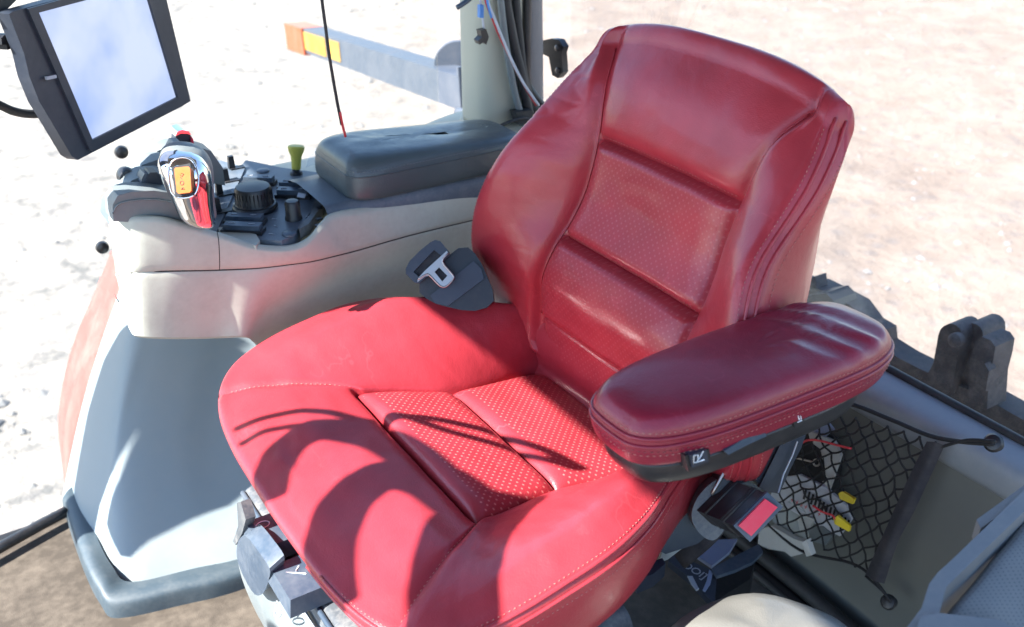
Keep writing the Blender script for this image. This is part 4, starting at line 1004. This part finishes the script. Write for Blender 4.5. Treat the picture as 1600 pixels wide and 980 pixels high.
# objects in the net
def flat(name, pl, dx, mat, label, cat, th=.004, parent=None, bevel=.001, wob=.004):
    o = prism(name, [NP(x, y, dx + wob * math.sin(x * .13 + y * .07)) for x, y in pl], A(th, 0, 0), mat, parent, bevel=bevel)
    if cat: tag(o, label, cat)
    return o
flat('black_pouch', [(1240, 690), (1262, 676), (1290, 690), (1302, 720), (1300, 752), (1286, 766), (1250, 758), (1226, 738), (1234, 708)], -.006, 'net', 'black pouch behind the net with a steel split pin across it', 'pouch', .02, bevel=.006)
flat('white_bag', [(1262, 672), (1285, 682), (1304, 690), (1314, 712), (1304, 742), (1294, 770), (1284, 764), (1288, 730), (1282, 702), (1266, 690)], -.002, 'fabric', 'pale crumpled plastic bag strip behind the net beside the black pouch', 'bag')
pin = thing('split_pin', tuple(NP(1260, 716, .004)), 'steel split pin with round eye lying over the black pouch', 'pin')
tube('shank', [NP(x, y, .008) for x, y in ((1236, 714), (1250, 717), (1270, 722))], .0017, 'steel', pin, sides=8)
tube('eye', [NP(1276 + 5 * math.cos(t), 723 + 5 * math.sin(t), .008) for t in np.linspace(0, 6.283, 12, endpoint=False)], .0015, 'steel', pin, sides=8, closed=True, sm=2)
pp = flat('printed_sheet', [(1212, 748), (1250, 742), (1290, 762), (1322, 790), (1330, 812), (1312, 838), (1280, 822), (1240, 800), (1204, 775)], .000, 'paper', 'folded white sheet printed with dark bars and red lettering behind the net', 'paper')
for k in range(13):
    x = 1258 + k * 5.6; y = 764 + k * 4.0; prism('bar_print', [NP(a, b, .006) for a, b in ((x, y), (x + 3, y + 1.5), (x - 4 + 3, y + 17), (x - 4, y + 15.5))], A(.0006, 0, 0), 'net', pp, bevel=0)
for k in range(7):
    x = 1236 + k * 7; y = 780 + k * 3.6; multi_tube('red_print', [[NP(x, y, .007), NP(x + 4, y + 3, .007)], [NP(x + 4, y - 1, .007), NP(x + 1, y + 4, .007)]], .0006, 'redwire', pp, sides=4)
flat('plastic_bag', [(1205, 782), (1222, 772), (1240, 780), (1262, 800), (1276, 820), (1262, 842), (1236, 838), (1212, 822), (1200, 800)], -.003, 'clear', 'translucent plastic bag low behind the net', 'bag', .012, bevel=.005)
flat('paper_wad', [(1246, 812), (1258, 806), (1272, 812), (1266, 826), (1250, 830)], .002, 'fabric', 'yellowish paper scrap low behind the net', 'paper')
for lab, pl in (('upper yellow cable tag poking through the net', [(1310, 771), (1316, 768), (1335, 780), (1332, 788), (1312, 780)]), ('lower yellow cable tag at the end of the red wire', [(1302, 810), (1308, 806), (1328, 822), (1326, 831), (1304, 819)])):
    flat('yellow_tag', pl, .020, 'yellow', lab, 'tag', .004)['group'] = 'yellow cable tags'
tag(tube('red_wire', [NP(x, y, .020) for x, y in ((1245, 697), (1262, 688), (1282, 689), (1305, 695), (1330, 701))], .0016, 'redwire'), 'thin red wire arching across the net above the split pin', 'wire')
tag(tube('red_wire', [NP(x, y, .020) for x, y in ((1270, 790), (1285, 800), (1300, 805), (1306, 812))], .0016, 'redwire'), 'short red wire leading to the lower yellow tag', 'wire')
flat('white_cloth', [(1186, 828), (1205, 822), (1240, 842), (1258, 848), (1252, 866), (1236, 870), (1226, 862), (1200, 858), (1184, 850)], .01, 'fabric', 'torn white cloth hanging out below the net beside the buckle', 'cloth', .01, bevel=.003)
flat('foam_block', [(1252, 848), (1260, 844), (1268, 868), (1260, 870)], .022, 'fabric', 'small white foam strip below the net', 'strip', .01, bevel=.002)
flat('dark_rag', [(1262, 826), (1286, 822), (1300, 838), (1290, 852), (1268, 846)], .002, 'hump', 'small dark rag low behind the net', 'rag', .012, bevel=.004)
flat('blue_card', [(1268, 664), (1290, 652), (1294, 662), (1302, 672), (1290, 682), (1272, 676)], -.004, 'bluepaper', 'pale blue card tucked into the top of the net', 'card')

# torn carton on the floor
bxz = .14
tb = thing('torn_carton', tuple(P(1100, 900, Z=bxz)), 'torn dark blue carton with pale lettering on the floor under the belt buckle', 'box')
ZP = lambda pl, z: [P(x, y, Z=z) for x, y in pl]
prism('front_flap', ZP([(1044, 876), (1052, 866), (1112, 890), (1120, 902), (1117, 942), (1106, 934), (1080, 905)], bxz), A(0, 0, -.012), 'darkblue', tb, bevel=.002)
prism('paper_lining', ZP([(1074, 858), (1100, 844), (1152, 842), (1140, 862), (1112, 884)], bxz - .01), A(0, 0, -.006), 'bluepaper', tb, bevel=.001)
prism('side_flap', ZP([(1112, 888), (1150, 868), (1186, 850), (1192, 862), (1176, 878), (1150, 890), (1120, 900)], bxz + .01), A(0, 0, -.006), 'button', tb, bevel=.001)
prism('side_wall', ZP([(1116, 902), (1150, 892), (1180, 874), (1172, 905), (1140, 925), (1118, 940)], bxz - .03), A(0, 0, -.06), 'net', tb, bevel=.002)
prism('torn_scrap', ZP([(1108, 890), (1114, 894), (1110, 912), (1102, 924), (1098, 922), (1104, 908)], bxz + .003), A(0, 0, -.002), 'bluepaper', tb, bevel=.0005)
prism('torn_scrap', ZP([(1074, 900), (1082, 900), (1092, 920), (1088, 922), (1080, 912)], bxz + .003), A(0, 0, -.002), 'greyprint', tb, bevel=.0005)
la = P(1076, 878, Z=bxz + .0015); lb_ = P(1106, 896, Z=bxz + .0015); lx = (lb_ - la) / np.linalg.norm(lb_ - la)
text('lettering', 'OOI]', (la + lb_) / 2 - np.cross(A(0, 0, 1), lx) * .009, (lx, np.cross(A(0, 0, 1), lx), A(0, 0, 1)), .019, 'greyprint', tb)

# ================================================================== SECOND SEAT IN THE FOREGROUND
js = thing('passenger_seat', tuple(P(1560, 900, Z=.5)), 'grey perforated passenger seat edge with pale cushion corner at lower right', 'seat')
o0 = P(1470, 960, Z=.60); e1 = P(1610, 790, Z=.60) - o0; e2 = P(1700, 1080, Z=.56) - o0
V = []; uv = []
for i in range(25):
    for j in range(25):
        a, b = i / 24 * 1.25 - .2, j / 24; e = (1 - (2 * i / 24 - 1) ** 8) * (1 - (2 * b - 1) ** 8)
        V.append(o0 + e1 * a + e2 * b + A(0, 0, .014 * e ** .5 - .012 + .002 * noise.noise((a * 4, b * 4, 0)))); uv.append((a * np.linalg.norm(e1), b * np.linalg.norm(e2) + .5))
jp = obj('perforated_panel', V, grid_faces(25, 25), 'jumpperf', js, uv=uv); fixn(jp)
prism('seat_edge_trim', ZP([(1395, 1010), (1440, 950), (1452, 912), (1466, 894), (1484, 878), (1600, 766), (1680, 700), (1690, 712), (1610, 790), (1494, 902), (1478, 918), (1466, 966), (1440, 1020)], .612), A(0, 0, -.05), 'jumptrim', js, bevel=.006, seg=3)
prism('trim_tab', ZP([(1526, 812), (1562, 786), (1600, 758), (1604, 768), (1568, 800), (1532, 826)], .600), A(0, 0, -.02), 'jumptrim', js, bevel=.003)
prism('seat_back_lower', ZP([(1440, 962), (1470, 958), (1560, 968), (1620, 1000), (1600, 1090), (1400, 1060)], .618), A(0, 0, -.03), 'jumptrim', js, bevel=.008, seg=3)
cx_ = P(1195, 1035, Z=.39)
rows = []
for k in range(8):
    q = R(90 * k / 7); rows.append([cx_ + _r * .108 * math.cos(t) * math.cos(q) ** .7 + A(_h[0], _h[1], 0) * .085 * math.sin(t) * math.cos(q) ** .7 + A(0, 0, .055 * math.sin(q) - .01 + .002 * math.sin(5 * t)) for t in np.linspace(0, 6.2832, 24, endpoint=False)])
loft('cushion_corner', [[p - A(0, 0, .12) for p in rows[0]]] + rows[:-1], 'jump', js, nr=3, nt_=2, closed=True, cap='b')

# ================================================================== CAB ABOVE AND AHEAD (off frame), plus tubes and plates added to cast shade
rfz = 1.62
struct(prism('cab_roof', [A(-.50, -.02, rfz), A(1.20, -.02, rfz), A(1.20, 1.78, rfz), A(-.50, 1.78, rfz)], A(0, 0, .12), 'roofgrey', bevel=.03, seg=3))
def lift(pts, k, z=.515): return [P(x, y, Z=z) + sv * k for x, y in pts]
gr = thing('shade_tubes', tuple(lift([(500, 665)], .62)[0]), 'curved black tubes added out of view to cast shade bands on the seat', 'shade caster')  # unseen tubes and cables, added and bent to throw the cushion's shadow bands
tube('shade_tube', lift([(380, 760), (398, 722), (435, 688), (500, 667), (575, 676), (640, 712), (700, 770), (760, 830)], .92), .021, 'black', gr)
tube('shade_tube', lift([(470, 930), (476, 880), (492, 828), (530, 775), (595, 738), (660, 742), (720, 780), (780, 800)], .95), .027, 'black', gr)
tube('shade_tube', lift([(690, 1010), (706, 940), (722, 880), (740, 815), (758, 770)], .98), .042, 'black', gr)
tube('shade_cable', lift([(340, 655), (420, 642), (500, 640), (570, 652), (640, 640), (720, 650), (800, 672), (860, 700)], .74), .0055, 'rubber', gr)  # added thin cables for the pair of fine shadow lines
tube('shade_cable', lift([(345, 678), (400, 664), (470, 662), (540, 668), (600, 640), (680, 660), (760, 678), (850, 700)], .76), .0050, 'rubber', gr)
fc = thing('shade_plates', (-.45, 1.47, .2), 'dark plates added out of view to shade the inner fender wall', 'panel')  # unseen plates, added so their edges shape the lit streak on the fender
tube('shade_arm', [P(x, y, Y=1.215) + sv * .62 for x, y in ((250, 300), (330, 368), (400, 428), (470, 484), (560, 560))], .017, 'black', gr)  # added tube, out of view, throws the diagonal shade band on the console
from mathutils.bvhtree import BVHTree
_fp = bpy.data.objects['fender_inner_panel']
_bv = BVHTree.FromPolygons([v.co[:] for v in _fp.data.vertices], [p.vertices[:] for p in _fp.data.polygons])
def onpanel(x, y):
    d = Vector(P(x, y, Y=1.0) - CAM).normalized(); h = _bv.ray_cast(Vector(CAM), d)
    return np.array(h[0]) if h[0] is not None else None
def plate2(name, ra, rb, k=.66):
    la = [onpanel(*p) for p in ra]; lb = [onpanel(*p) for p in rb]
    ok = [i for i in range(len(la)) if la[i] is not None and lb[i] is not None]
    ra_ = [la[i] + sv * k for i in ok]; rb_ = [lb[i] + sv * k for i in ok]
    t = A(-.012, .010, 0)
    v = ra_ + rb_ + [p + t for p in rb_] + [p + t for p in ra_]; n = len(ok)
    f = [(r_ * n + i, r_ * n + i + 1, ((r_ + 1) % 4) * n + i + 1, ((r_ + 1) % 4) * n + i) for r_ in range(4) for i in range(n - 1)]
    f += [(0, n, 2 * n, 3 * n), (n - 1, 4 * n - 1, 3 * n - 1, 2 * n - 1)]
    o = obj(name, v, f, 'shadeplate', fc, smooth=False); fixn(o)
plate2('upper_shade_plate', [(392, 536), (345, 562), (290, 596), (246, 634), (208, 684), (178, 736), (156, 790), (148, 830), (146, 860)], [(260, 470), (235, 480), (215, 500), (190, 515), (165, 560), (140, 640), (118, 760), (118, 790), (128, 820)])  # added plate shading the fender above the streak
plate2('lower_panel', [(396, 556), (350, 586), (304, 620), (266, 656), (234, 702), (206, 752), (172, 816)], [(396, 760), (360, 790), (330, 800), (300, 812), (265, 830), (235, 845), (205, 872)])  # added plate shading the fender below the streak
swh = thing('steering_wheel', (-.40, .87, .80), 'black steering wheel ahead of the seat', 'steering wheel')
wc = A(-.40, .87, .84); wa = axes((.42, 0, .9), (0, 1, 0))
ring = [wc + (wa[0] * math.cos(t) + wa[1] * math.sin(t)) * .195 for t in np.linspace(0, 6.2832, 28, endpoint=False)]
tube('rim', ring, .0155, 'black', swh, closed=True, sm=2)
for t in (.2, 2.3, 4.2): tube('spoke', [wc - wa[2] * .02, wc + (wa[0] * math.cos(t) + wa[1] * math.sin(t)) * .10 - wa[2] * .012, wc + (wa[0] * math.cos(t) + wa[1] * math.sin(t)) * .19], .013, 'black', swh, sides=8)
lathe('hub', wc - wa[2] * .035, [(.02, 0), (.045, .004), (.05, .02), (.042, .032), (.004, .036)], 'black', swh, ax=wa)
tube('column', [wc - wa[2] * .03, wc - wa[2] * .3 - A(.05, 0, 0), A(-.60, .87, .2), A(-.62, .87, 0)], .035, 'black', swh)
